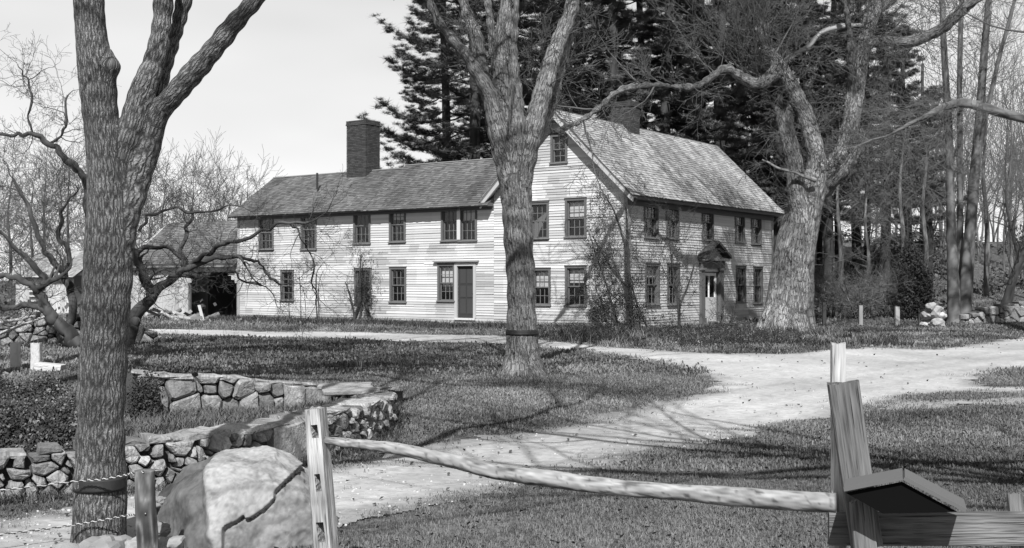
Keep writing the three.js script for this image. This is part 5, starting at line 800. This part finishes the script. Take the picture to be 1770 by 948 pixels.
{
  const ev = new Evaluator(); ev.useGroups = false;
  // left post with three mortises
  const Z = 6.6, foot = at(570, 1010, Z), top = at(546, 706, Z), h = top.distanceTo(foot);
  let br = new Brush(timber(0.112, 0.12, h, 3, { taper: 0.86, rough: 0.02, ragged: 0.02 }), W1); br.updateMatrixWorld();
  for (const [py, hh, x, ww] of [[744, 0.075, 0.012, 0.04], [832, 0.10, 0.008, 0.036], [917, 0.115, 0.002, 0.05]]) { const c = new Brush(new THREE.BoxGeometry(ww, hh, 0.5), W1); const y = h - (py - 706) / F * Z; c.position.set(x, y, 0); c.rotation.z = 0.05; c.updateMatrixWorld(); br = ev.evaluate(br, c, SUBTRACTION); br.updateMatrixWorld(); }
  br.geometry.computeBoundingBox(); const post = mesh('fence_post', br.geometry, W1); stand(post, top, foot); post.rotateY(-0.35); tag(post, 'pale leaning split fence post pierced by three mortises, at the pole rail\'s left end', 'fence post');
  // pole rail
  const R = [[548, 759, 12, 6.62], [600, 766, 16, 6.5], [650, 771, 19, 6.4], [700, 779, 21, 6.3], [750, 790, 23, 6.2], [800, 801, 25, 6.1], [850, 814, 27, 6.0], [900, 822, 27, 5.92], [950, 828, 27, 5.84], [1000, 835, 28, 5.78], [1060, 842, 29, 5.7], [1140, 849, 29, 5.6], [1220, 855, 30, 5.5], [1300, 861, 31, 5.4], [1380, 866, 32, 5.32], [1445, 869, 32, 5.26]];
  const g = new GB(), P0 = R.map(([x, y, , z]) => at(x, y, z)), R0 = R.map(([, , w, z]) => w / 2 / F * z), [P, Q] = resample(P0, R0, 0.012);
  g.tube(P, Q, 28, { disp: (q) => 0.007 * (fbm(q[0] * 60, q[1] * 14, q[2] * 60, 3) - 0.5) * 2 + 0.009 * (noise(q[0] * 8, q[1] * 3.2, q[2] * 8) - 0.5) + 0.008 * Math.max(0, noise(q[0] * 14, q[1] * 5, q[2] * 14 + 5) - 0.72) * 4, shade: (q) => { const a = fbm(q[0] * 34 + 7, q[1] * 9, q[2] * 34, 4), b = noise(q[0] * 160, q[1] * 24, q[2] * 160), c = noise(q[0] * 70, q[1] * 60, q[2] * 70); return Math.max(0.15, 0.8 + 1.5 * (a - 0.5) + 0.8 * (b - 0.5) - (c > 0.8 ? 0.4 : 0)); } });
  tag(g.mesh('pole_rail', M.rail), 'crooked bark-stripped pole forming the single fence rail across the foreground', 'fence rail');
}
{
  // the cluster of posts and boards at the right
  const Z = 5.2;
  const stake = mesh('wooden_stake', timber(0.068, 0.05, 1.45, 11, { rough: 0.01, taper: 0.92, ragged: 0.02 }), W4); stand(stake, at(1449, 621, Z + 0.14), at(1449, 1130, Z + 0.14)); tag(stake, 'pale upright stake rising behind the leaning post on the right', 'stake');
  const p1 = mesh('fence_post', timber(0.135, 0.09, 1.28, 12, { rough: 0.014, ragged: 0.015 }), W2); stand(p1, at(1460, 682, Z), at(1527, 1150, Z - 0.06)); p1.rotateY(-0.22); tag(p1, 'thick grey leaning fence post at the right end of the pole rail', 'fence post');
  const pk = mesh('picket', timber(0.10, 0.045, 0.72, 13, { rough: 0.01, slant: 0.5 }), W3); stand(pk, at(1488, 872, Z - 0.10), at(1512, 1140, Z - 0.12)); tag(pk, 'short dark weathered picket leaning in front of the grey post under the gabled hood', 'picket');
  const bd = mesh('fence_board', timber(0.155, 0.03, 1.55, 14, { rough: 0.006 }), W2); stand(bd, at(1900, 914, Z - 0.02), at(1432, 914, Z + 0.05)); tag(bd, 'wide horizontal fence board at the lower right corner', 'fence board');
  const bd2 = mesh('fence_board', timber(0.07, 0.03, 0.5, 15, { rough: 0.006 }), W3); stand(bd2, at(1752, 838, Z + 0.1), at(1768, 1040, Z + 0.1)); tag(bd2, 'narrow dark upright slat at the right edge of the picture', 'slat');
  // small gabled hood: two roof boards; a near-black board paints in the shade of its hollow
  const hood = thing('gabled_hood', 'small gabled wooden hood, its shaded hollow painted as a black board, fixed to the leaning post', 'wooden hood');
  const roofB = (a, b, len, up) => { const g = new GB(), th = 0.016, n = new THREE.Vector3().subVectors(b, a); const nn = V3(-n.y, n.x, 0).normalize().multiplyScalar(th); if (nn.y < 0) nn.negate(); const dz = V3(0.075, up, -len); const k = [a, b, b.clone().add(dz), a.clone().add(dz)]; const t = k.map((p) => p.clone().add(nn)); const o = [...k, ...t].map((p) => [p.x, p.y, p.z]); g.hexa(b.x > a.x ? [o[0], o[1], o[2], o[3], o[4], o[5], o[6], o[7]].map((q) => q) : [o[1], o[0], o[3], o[2], o[5], o[4], o[7], o[6]], 1); return g.mesh('roof_board', M.hoodWood, hood); };
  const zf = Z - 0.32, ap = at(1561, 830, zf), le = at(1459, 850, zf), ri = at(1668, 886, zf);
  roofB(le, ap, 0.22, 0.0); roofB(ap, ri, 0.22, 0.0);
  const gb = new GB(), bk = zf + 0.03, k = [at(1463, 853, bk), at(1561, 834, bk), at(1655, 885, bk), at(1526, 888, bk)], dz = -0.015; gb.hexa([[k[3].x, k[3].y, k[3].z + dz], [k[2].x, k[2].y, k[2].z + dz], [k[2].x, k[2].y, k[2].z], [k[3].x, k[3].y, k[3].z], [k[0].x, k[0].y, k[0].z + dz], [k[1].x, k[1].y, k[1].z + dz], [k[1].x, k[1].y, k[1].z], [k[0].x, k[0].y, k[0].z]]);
  gb.mesh('hollow_shade_board', new THREE.MeshPhysicalMaterial({ color: grey(0.004), roughness: 1, specularIntensity: 0.1 }), hood);
  // round post on the left and the twisted strands tied to it
  const Zp = 7.25, rp = new GB(), [P, Q] = resample([at(258, 965, Zp), at(252, 880, Zp), at(250, 813, Zp)], [0.066, 0.063, 0.06], 0.012), bo = barkOpts(0.03, 0.004, 8.8, 0.3);
  rp.tube(P, Q, 40, { ...bo, disp: (k) => 0.006 * (1 - Math.abs(2 * noise(k[0] * 45, k[1] * 2.5, k[2] * 45) - 1) - 0.5) }); tag(rp.mesh('round_post', vc(0.12)), 'short dark round post left of the boulder with wire strands tied to it', 'post');
  const st = (label, pts, z0) => { const g = new GB(), ctl = pts.map(([x, y, z]) => at(x, y, z)), [C] = resample(ctl, ctl.map(() => 1), 0.006); for (const ph of [0, Math.PI]) { const A = C.map((p, k) => p.clone().add(V3(0, Math.cos(k * 0.55 + ph) * 0.0045, Math.sin(k * 0.55 + ph) * 0.0045))); g.tube(A, A.map(() => 0.0034), 5, { tone: ph ? 0.9 : 0.06 }); } tag(g.mesh('wire_strand', M.rope), label, 'wire'); };
  st('upper twisted wire strand crossing the forked trunk\'s dark band to the round post', [[-60, 858, 7.3], [0, 848, 7.42], [70, 840, 7.55], [132, 832, 7.66], [175, 829, 7.66], [214, 822, 7.66], [228, 818, 7.4], [248, 816, 7.18]]);
  st('lower twisted wire strand crossing the forked trunk to the round post', [[-60, 940, 7.2], [0, 925, 7.35], [70, 916, 7.5], [130, 907, 7.66], [172, 900, 7.67], [214, 892, 7.66], [232, 890, 7.4], [252, 889, 7.18]]);
}
// stone posts and slab on the left
{
  const r = RNG(240), sp = (label, px, y0, y1, Z, w, tone) => { const m = mesh('stone_post', timber(w, w * 0.85, (y1 - y0) / F * Z + 0.1, px, { rough: 0.05, bevel: 0.02, ragged: 0.03 }), std({ color: grey(tone), bumpMap: grainTex, bumpScale: 0.03 })); stand(m, at(px, y0, Z), at(px + 1, y1 + 9, Z)); tag(m, label, 'stone post'); };
  sp('rough stone post at the left edge, left of the pair', 26, 592, 640, 23.5, 0.17, 0.40); sp('pale stone post with a slab at its foot, right of the pair', 62, 593, 646, 23, 0.19, 0.42);
  const s = mesh('stone_slab', timber(0.22, 0.3, 0.52, 33, { rough: 0.03, bevel: 0.02 }), std({ color: grey(0.40), bumpMap: grainTex, bumpScale: 0.03 })); stand(s, at(104, 640, 22.8), at(64, 636, 22.8)); tag(s, 'pale stone slab lying at the foot of the right stone post', 'stone slab');
  // low posts along the verge on the right
  [[1425, 525, 562, 44, 0.13, 0.03, 'dark square post right of the elm, first of three'], [1488, 530, 564, 44, 0.14, 0.20, 'pale post in the bushes, second of three'], [1551, 532, 565, 44, 0.17, 0.26, 'pale post, third of three, left of the dark evergreen shrub'], [1590, 545, 566, 44, 0.10, 0.04, 'short dark post beside the heap of rocks']].forEach(([px, y0, y1, Z, w, c, label]) => { const m = mesh('verge_post', timber(w, w, (y1 - y0) / F * Z + 0.15, px, { rough: 0.02 }), vc(c)); stand(m, at(px, y0, Z), at(px, y1 + 5, Z)); tag(m, label, 'post', 'low posts along the verge'); });
}

// ------------------------------------------------------------------ outbuildings on the left
function atHouse(o) { o.position.set(CORNER[0], 0, -CORNER[1]); o.rotation.y = TURN; return o; }
const boardMat = vc(0.36), boardDark = vc(0.05);
function boarding(parent, x0, x1, y0, yTop, z, w, rng, mat, hole) { for (let x = x0; x < x1 - 0.02; x += w) { const e = Math.min(x1, x + w) - 0.012, j = rng() * 0.012, m = (x + e) / 2, t = typeof yTop === 'function' ? yTop(m) : yTop; const lo = hole ? Math.max(y0, hole(m) ?? y0) : y0; if (t - lo < 0.05) continue; const g = new GB(); g.box(x, e, lo, t, z - 0.02, z + 0.012 + j, 0.75 + 0.45 * rng()); g.mesh('board', mat, parent); } }
{
  const r = RNG(250), t = atHouse(thing('carriage_shed', 'low carriage shed with dark arched opening joined to the wing\'s left end', 'shed'));
  const X0 = -29.0, X1 = -20.92, ev = 2.62, D = 5.2, rd = 4.75, o0 = -24.35, o1 = -21.0, oh = 2.25, op = (x) => x < o0 || x > o1 ? null : Math.min(oh, oh - 0.55 * (1 - (x - o0) / 0.7), oh - 0.55 * (1 - (o1 - x) / 0.7));
  const sh = new THREE.Shape([[X0, -0.2], [o0, -0.2], [o0, oh - 0.6], [o0 + 0.65, oh], [o1 - 0.65, oh], [o1, oh - 0.6], [o1, -0.2], [X1, -0.2], [X1, ev], [X0, ev]].map((p) => new THREE.Vector2(...p)));
  const wg = new THREE.ExtrudeGeometry(sh, { depth: 0.1, bevelEnabled: false }); wg.translate(0, 0, -0.13); const wl = mesh('wall', wg, M.panel, t);
  boarding(wl, X0, X1, -0.1, ev, -0.01, 0.24, r, boardMat, (x) => op(x));
  const bx = new GB(); bx.box(X0, X1, -0.2, ev, -D, -D + 0.1, 0.6); bx.box(X0, X0 + 0.1, -0.2, ev, -D + 0.1, -0.14, 0.6); bx.box(X1 - 0.1, X1, -0.2, ev, -D + 0.1, -0.14, 0.6); bx.mesh('back_wall', M.cornice, t);
  const fa = new GB(); fa.box(X0 - 0.2, X1, ev - 0.12, ev + 0.02, 0.02, 0.24, 0.5); fa.mesh('fascia', M.trim, t);
  const A = Math.atan2(rd - ev, D / 2), Wd = (D / 2 + 0.3) / Math.cos(A), y = ev - 0.3 * Math.tan(A) + 0.1;
  roofSlope(t, M.shingleDark, M.roofBoard, V3(1, 0, 0), V3(0, Math.sin(A), -Math.cos(A)), X1 - X0 + 0.2, Wd, V3(X0 - 0.2, y, 0.3), r); roofSlope(t, M.shingleDark, M.roofBoard, V3(-1, 0, 0), V3(0, Math.sin(A), Math.cos(A)), X1 - X0 + 0.2, Wd, V3(X1, y, -D - 0.3), r, { plain: 1 });
  const rk = new GB(); const a0 = [X0 - 0.21, y - 0.16, 0.3], a1 = [X0 - 0.21, rd + 0.0, -D / 2]; rk.hexa([[X0 - 0.25, a0[1], 0.3], [X0 - 0.2, a0[1], 0.3], [X0 - 0.2, a1[1] - 0.1, -D / 2], [X0 - 0.25, a1[1] - 0.1, -D / 2], [X0 - 0.25, y + 0.04, 0.3], [X0 - 0.2, y + 0.04, 0.3], [X0 - 0.2, rd + 0.14, -D / 2], [X0 - 0.25, rd + 0.14, -D / 2]], 1.3); rk.mesh('rake_board', M.paletrim, t);
  // split wood and broken boards before the opening
  const pile = atHouse(thing('wood_pile', 'heap of split logs and broken boards before the arched shed opening', 'wood pile'));
  for (let k = 0; k < 46; k++) { const L = 0.4 + 0.9 * r(), m = mesh(k % 3 ? 'log' : 'board', k % 3 ? new THREE.CylinderGeometry(0.05 + 0.05 * r(), 0.06 + 0.05 * r(), L, 7) : new RoundedBoxGeometry(0.14, L * 1.4, 0.03, 1, 0.006), std({ color: grey(0.10 + 0.32 * r()) }), pile), x = lerp(-27.5, -20.7, r()); m.position.set(x, 0.08 + 0.35 * r() * (1 - Math.abs((x + 24) / 4.5)), 1.0 + 1.4 * r()); m.rotation.set(Math.PI / 2 + (r() - 0.5) * 0.7, r() * 3, (r() - 0.5) * 0.8 + (k % 7 === 0 ? 0.9 : 0)); }
}
{
  const r = RNG(260), far = (name, label, cat, X, Z, turn) => { const t = thing(name, label, cat, null, [X, H(X, Z), -Z]); t.rotation.y = turn; return t; };
  const hut = (t, Wd, D, ev, rd, mats, louv) => {
    const c = new GB(); c.box(-Wd / 2, Wd / 2, -0.3, ev, -D, -0.02, 1); const wl = c.mesh('wall', M.panel, t);
    boarding(wl, -Wd / 2, Wd / 2, -0.2, ev, 0, 0.3, r, boardMat);
    if (louv) { const l = mesh('louvre', (() => { const g = new GB(); g.box(louv[0], louv[1], louv[2], louv[3], 0.0, 0.03, 1); return g.geometry(); })(), boardDark, t); for (let k = 0; k < 4; k++) { const g = new GB(), y = lerp(louv[2], louv[3], (k + 0.6) / 4.2); g.box(louv[0], louv[1], y, y + 0.1, 0.03, 0.07, 1.1); g.mesh('slat', boardMat, l); } }
    const A = Math.atan2(rd - ev, D / 2), w = (D / 2 + 0.35) / Math.cos(A), y = ev - 0.35 * Math.tan(A) + 0.1;
    roofSlope(t, M.shingle, M.roofBoard, V3(1, 0, 0), V3(0, Math.sin(A), -Math.cos(A)), Wd + 0.5, w, V3(-Wd / 2 - 0.25, y, 0.35), r); roofSlope(t, M.shingle, M.roofBoard, V3(-1, 0, 0), V3(0, Math.sin(A), Math.cos(A)), Wd + 0.5, w, V3(Wd / 2 + 0.25, y, -D - 0.35), r, { plain: 1 });
    const g = new GB(); for (const s of [-1, 1]) { g.hexa([[s * Wd / 2 - 0.01, ev - 0.02, -D], [s * Wd / 2 + 0.01, ev - 0.02, -D], [s * Wd / 2 + 0.01, ev - 0.02, 0], [s * Wd / 2 - 0.01, ev - 0.02, 0], [s * Wd / 2 - 0.01, rd, -D / 2 - 0.02], [s * Wd / 2 + 0.01, rd, -D / 2 - 0.02], [s * Wd / 2 + 0.01, rd, -D / 2 + 0.02], [s * Wd / 2 - 0.01, rd, -D / 2 + 0.02]]); } g.mesh('gable', boardMat, t);
  };
  hut(far('outbuilding', 'long low white outbuilding with grey roof between the forked trunk and the carriage shed', 'barn', -18.6, 61, TURN), 7.0, 5.5, 2.55, 4.7, 0, null);
  hut(far('outbuilding', 'small white outbuilding with louvred opening at the far left', 'barn', -24.6, 60, TURN * 0.6), 3.9, 4.2, 2.1, 3.3, 0, [-1.0, 0.1, 0.55, 1.6]);
  // pale poles propped against the rubble wall
  [[-30, 590, 85, 545, 31.5, 0.05, 'long pale pole sloping up across the rubble wall at the left edge'], [-40, 572, 60, 546, 31.3, 0.05, 'second pale pole sloping above the first at the left edge'], [-30, 566, 40, 552, 31.1, 0.04, 'short pale pole lying highest at the left edge']].forEach(([xa, ya, xb, yb, Z, w, label], k) => { const a = at(xa, ya, Z), b = at(xb, yb, Z + 0.6), g = new GB(), [P, R] = resample([a, a.clone().lerp(b, 0.5).add(V3(0, 0.03, 0)), b], [w, w * 0.9, w * 0.7], 0.1); g.tube(P, R, 8, { tone: 1 }); tag(g.mesh('pole', M.white), label, 'pole'); });
}

// ------------------------------------------------------------------ grass, weeds, ground cover
const wallLines = wallFoot;
const nearLine = (x, z, d) => wallLines.some((L) => { for (let k = 0; k < L.length; k += 2) if (Math.hypot(L[k][0] - x, L[k][1] - z) < d) return true; return false; });
const houseAxis = { c: Math.cos(TURN), s: Math.sin(TURN) };
const inHouse = (x, Z, m = 0) => { const dx = x - CORNER[0], dz = -Z + CORNER[1], lx = dx * houseAxis.c - dz * houseAxis.s, lz = dx * houseAxis.s + dz * houseAxis.c; return (lx > -6 - m && lx < m && lz < m && lz > -13.6 - m) || (lx > -29 - m && lx < -5 && lz < m && lz > -5.3 - m); };
const bladeGeo = (n, seed, hgt, spread, wid) => { const g = new GB(), r = RNG(seed); for (let k = 0; k < n; k++) { const a = r() * 6.283, rr = spread * Math.sqrt(r()), x = Math.cos(a) * rr, z = Math.sin(a) * rr, b = r() * 6.283, h = hgt * (0.5 + 0.8 * r()), lean = h * (0.25 + 0.7 * r()), w = wid * (0.7 + 0.6 * r()), t = 0.7 + 0.6 * r(); const cx = Math.cos(b), cz = Math.sin(b), m = [x + cx * lean * 0.35, h * 0.6, z + cz * lean * 0.35]; const p0 = g.vert(x - cz * w, -0.01, z + cx * w, t), p1 = g.vert(x + cz * w, -0.01, z - cx * w, t), m0 = g.vert(m[0] - cz * w * 0.7, m[1], m[2] + cx * w * 0.7, t), m1 = g.vert(m[0] + cz * w * 0.7, m[1], m[2] - cx * w * 0.7, t), e = g.vert(x + cx * lean, h * (0.75 + 0.25 * r()), z + cz * lean, t); g.quad(p0, p1, m1, m0); g.tri(m0, m1, e); } return g.geometry(); };
M.blade.vertexColors = true;
{
  const r = RNG(300), near = [], mid = [], far = [];
  const roadD = (x, z) => { const d = polyDist(roadPoly, x, z) + 0.9 * (fbm(x * 1.7, 5, z * 1.7, 4) - 0.5); return (d > 0 && r() > 0.35 * Math.exp(-d / 0.15)) || (inside(trackPoly, x, z) && r() < 0.8); };
  const put = (list, x, z, s, c) => list.push({ p: V3(x, H(x, z), -z), s, sy: 0.7 + 0.7 * r(), ry: r() * 6.28, rx: (r() - 0.5) * 0.3, rz: (r() - 0.5) * 0.3, c });
  const tone = (x, z) => { const a = fbm(x * 0.6 + 8, 3, z * 0.6, 4), b = noise(x * 3, 2, z * 3); return Math.max(0.02, 0.092 + 0.25 * (a - 0.5) + 0.03 * (b - 0.5) + (r() < 0.10 ? 0.05 : 0)); };
  const sow = (n, z0, z1, list, s0) => { for (let k = 0; k < n; k++) { const z = z0 + (z1 - z0) * r(), x = (r() * 2 - 1) * (0.47 * z + 0.6); if (z < 5.2 && x > 1) { } const jx = x + (fbm(x * 2, 1, z * 2, 2) - 0.5) * 0.5; if (roadD(jx, z) || nearLine(x, z, 0.1) || inHouse(x, z, 0.1)) continue; const bare = fbm(x * 0.9, 7, z * 0.9, 4); if (r() < sstep(0.50, 0.34, bare) * 0.8) continue; put(list, x, z, s0 * (0.6 + 0.8 * r()), tone(x, z)); } };
  sow(110000, 5.2, 11, near, 1); sow(95000, 11, 22, mid, 1.1); sow(70000, 22, 46, far, 1.2); sow(14000, 46, 80, far, 2.0);
  // pebbles on the road, dead leaves on the grass
  const peb = []; for (let k = 0; k < 6000; k++) { const z = 7 + 22 * r() * r(), x = (r() * 2 - 1) * 0.5 * z; if (!inside(roadPoly, x, z)) continue; peb.push({ p: V3(x, H(x, z) + 0.014, -z), s: 0.006 + 0.014 * r() * r(), sy: 0.6, ry: r() * 6.28, rx: r(), c: 0.18 + 0.22 * r() }); }
  stuff(instances('gravel', new THREE.IcosahedronGeometry(1, 0), std({ color: grey(1) }), peb), 'loose pebbles scattered on the dirt road', 'gravel');
  const dead = []; for (let k = 0; k < 5000; k++) { const z = 5.5 + 30 * r() * r(), x = (r() * 2 - 1) * 0.5 * z; if (r() < 0.7 && inside(roadPoly, x, z)) continue; dead.push({ p: V3(x, H(x, z) + 0.03, -z), s: (0.02 + 0.02 * r()) * (1 + z / 30), ry: r() * 6.28, rx: (r() - 0.5) * 1.2, rz: (r() - 0.5) * 1.2, c: 0.03 + 0.12 * r() * r() }); }
  const dl = (() => { const q = new GB(); const v = [[-0.5, 0, 0], [-0.1, 0.12, 0.35], [0.6, 0, 0.05], [0.1, 0.15, -0.35]].map((k) => q.vert(...k)); q.quad(...v); return q.geometry(); })();
  stuff(instances('dead_leaves', dl, M.leaf, dead), 'dead leaves lying in the grass', 'leaves');
  const G = stuff(new THREE.Group(), 'short rough grass of the lawns and verges', 'grass'); G.name = 'grass'; scene.add(G);
  instances('blades', bladeGeo(12, 1, 0.021, 0.07, 0.0026), M.blade, near, G); instances('blades', bladeGeo(12, 2, 0.025, 0.13, 0.005), M.blade, mid, G); instances('blades', bladeGeo(12, 3, 0.034, 0.26, 0.011), M.blade, far, G);
  // longer grass at the foot of the walls, trunks and fences, and along the house
  const long = [], add = (x, z, n, R, s, c) => { for (let k = 0; k < n; k++) { const a = r() * 6.28, q = R * Math.sqrt(r()), X = x + Math.cos(a) * q, Zz = z + Math.sin(a) * q; if (inside(roadPoly, X, Zz)) continue; put(long, X, Zz, s * (0.6 + 0.8 * r()), c * (0.6 + 0.8 * r())); } };
  for (const L of wallLines) for (let k = 0; k < L.length; k++) { add(L[k][0], L[k][1] - 0.16, 6, 0.12, 0.8, 0.08); add(L[k][0] - 0.1, L[k][1] + 0.55, 8, 0.25, 1.0, 0.09); }
  for (let k = 0; k < 120; k++) { const x = lerp(-5, -2.0, r()), z = lerp(12, 15.4, r()); add(x, z, 12, 0.3, 1.1, 0.095); }
  for (let k = 0; k < 260; k++) { const lx = lerp(-20.8, -0.5, k / 260), lz = 0.5 + 1.2 * r(); add(CORNER[0] + lx * houseAxis.c + lz * houseAxis.s, CORNER[1] + lx * houseAxis.s * 1 - lz * houseAxis.c, 12, 0.5, 1.9, 0.05); }
  for (let k = 0; k < 60; k++) { const z = lerp(30, 41, r()), x = lerp(0.5, 11, r()); if (!inHouse(x, z, 0.2)) add(x, z, 14, 0.45, 2.2, r() < 0.3 ? 0.11 : 0.04); }
  add(at(903, 0, 21.9).x, 21.7, 60, 0.7, 1.0, 0.06); add(at(558, 0, 6.6).x, 6.55, 40, 0.25, 0.9, 0.07); add(at(1500, 0, 5.2).x, 5.2, 60, 0.5, 0.9, 0.07); add(at(250, 0, 7.25).x, 7.3, 30, 0.25, 0.8, 0.08);
  instances('tall_blades', bladeGeo(16, 4, 0.085, 0.10, 0.005), M.blade, long, G);
}
// dry weeds standing on the lawn
{
  const r = RNG(310); [[398, 612, 'left-hand dry weed clump on the lawn, under the apple branches'], [520, 640, 'dry weed clump just behind the squared blocks of the stone wall'], [622, 640, 'dry weed clump behind the round end of the stone wall'], [300, 606, 'dry weed clump nearest the forked trunk']].forEach(([px, py, label]) => {
    const [x, z] = ground(px, py), g = new GB(); for (let j = 0; j < 9; j++) { const a = r() * 6.28, R = 0.3 * r(), p = V3(x + Math.cos(a) * R, H(x, z), -z + Math.sin(a) * R); grow(g, r, p, V3((r() - 0.5) * 0.7, 1, (r() - 0.5) * 0.7), 0.3 + 0.4 * r(), 0.004, 1, { kids: [0, 3], seg: 0.15, wig: 0.15, min: 0.0025 }); } tag(g.mesh('dry_weed', M.rail), label, 'weed', 'dry weeds on the lawn'); });
}
// dark leafy cover: before the main house, and the undergrowth at the left edge
{
  const r = RNG(320), polyH = [[925, 590], [955, 572], [1010, 566], [1085, 577], [1200, 572], [1330, 566], [1390, 588], [1420, 600], [1340, 607], [1200, 605], [1060, 596], [980, 592]].map(([x, y]) => ground(x, y)), list = [];
  for (let k = 0; k < 14000; k++) { const x = lerp(0, 13, r()), z = lerp(29.5, 46, r()); if (!inside(polyH, x, z) || inHouse(x, z, 0.05) || inside(roadPoly, x, z)) continue; const m = fbm(x * 0.8, 2, z * 0.8, 3); if (r() > sstep(0.40, 0.62, m) * 0.8) continue; list.push({ p: V3(x, H(x, z) + 0.04 + 0.9 * r() * Math.max(0, m - 0.4), -z), s: 0.10 + 0.16 * r() * r(), sy: 0.7, ry: r() * 6.28, rx: r() * 6.28, c: (r() < 0.10 ? 0.14 : 0.02) * (0.5 + r()) }); }
  const a = instances('ground_cover', leafGeo, M.leaf, list); stuff(a, 'low dark leafy plants along the front of the main block', 'ground cover');
  const l2 = []; for (let k = 0; k < 9000; k++) { const px = lerp(-60, 150, r()), z = lerp(10.6, 16.5, r()), x = (px - CX) / F * z; if (nearLine(x, z, 0.3)) continue; const m = fbm(x * 1.1 + 5, 2, z * 1.1, 3); const h = clamp((m - 0.36) * 1.6, 0, 0.5) * sstep(10.4, 12, z); l2.push({ p: V3(x, H(x, z) + 0.02 + h * r(), -z), s: 0.09 + 0.09 * r(), ry: r() * 6.28, rx: r() * 6.28, c: (r() < 0.2 ? 0.13 : 0.04) * (0.5 + r()) }); }
  const b = instances('undergrowth', leafGeo, M.leaf, l2); stuff(b, 'tangled leafy undergrowth left of the forked trunk', 'undergrowth');
  const l3 = []; for (let k = 0; k < 2600; k++) { const px = lerp(228, 268, r()), z = lerp(15.0, 16.2, r()), x = (px - CX) / F * z; l3.push({ p: V3(x, H(x, z) + 0.55 * r() * r() + 0.05, -z), s: 0.10 + 0.08 * r(), ry: r() * 6.28, rx: r() * 6.28, c: 0.02 + 0.03 * r() }); }
  stuff(instances('creeper', leafGeo, M.leaf, l3.slice(0, 900)), 'dark creeper hanging over the inner stone wall right of the forked trunk', 'creeper');
  const l4 = []; for (let k = 0; k < 9000; k++) { const z = lerp(54, 100, r()), x = lerp(-45, 50, r()); if (inHouse(x, z, 0.3)) continue; const m = fbm(x * 0.25, 3, z * 0.25, 3); if (m < 0.5) continue; l4.push({ p: V3(x, H(x, z) + 1.3 * r() * (m - 0.42) * 3, -z), s: 0.7 + 0.6 * r(), ry: r() * 6.28, rx: r() * 6.28, c: 0.04 + 0.06 * r() }); }
  stuff(instances('brush', leafGeo, M.leaf, l4), 'low brush covering the slope under the pines and far trees', 'brush');
}
scene.traverse((o) => { if (o.isMesh) { o.castShadow = true; o.receiveShadow = true; } });
renderer.render(scene, camera);
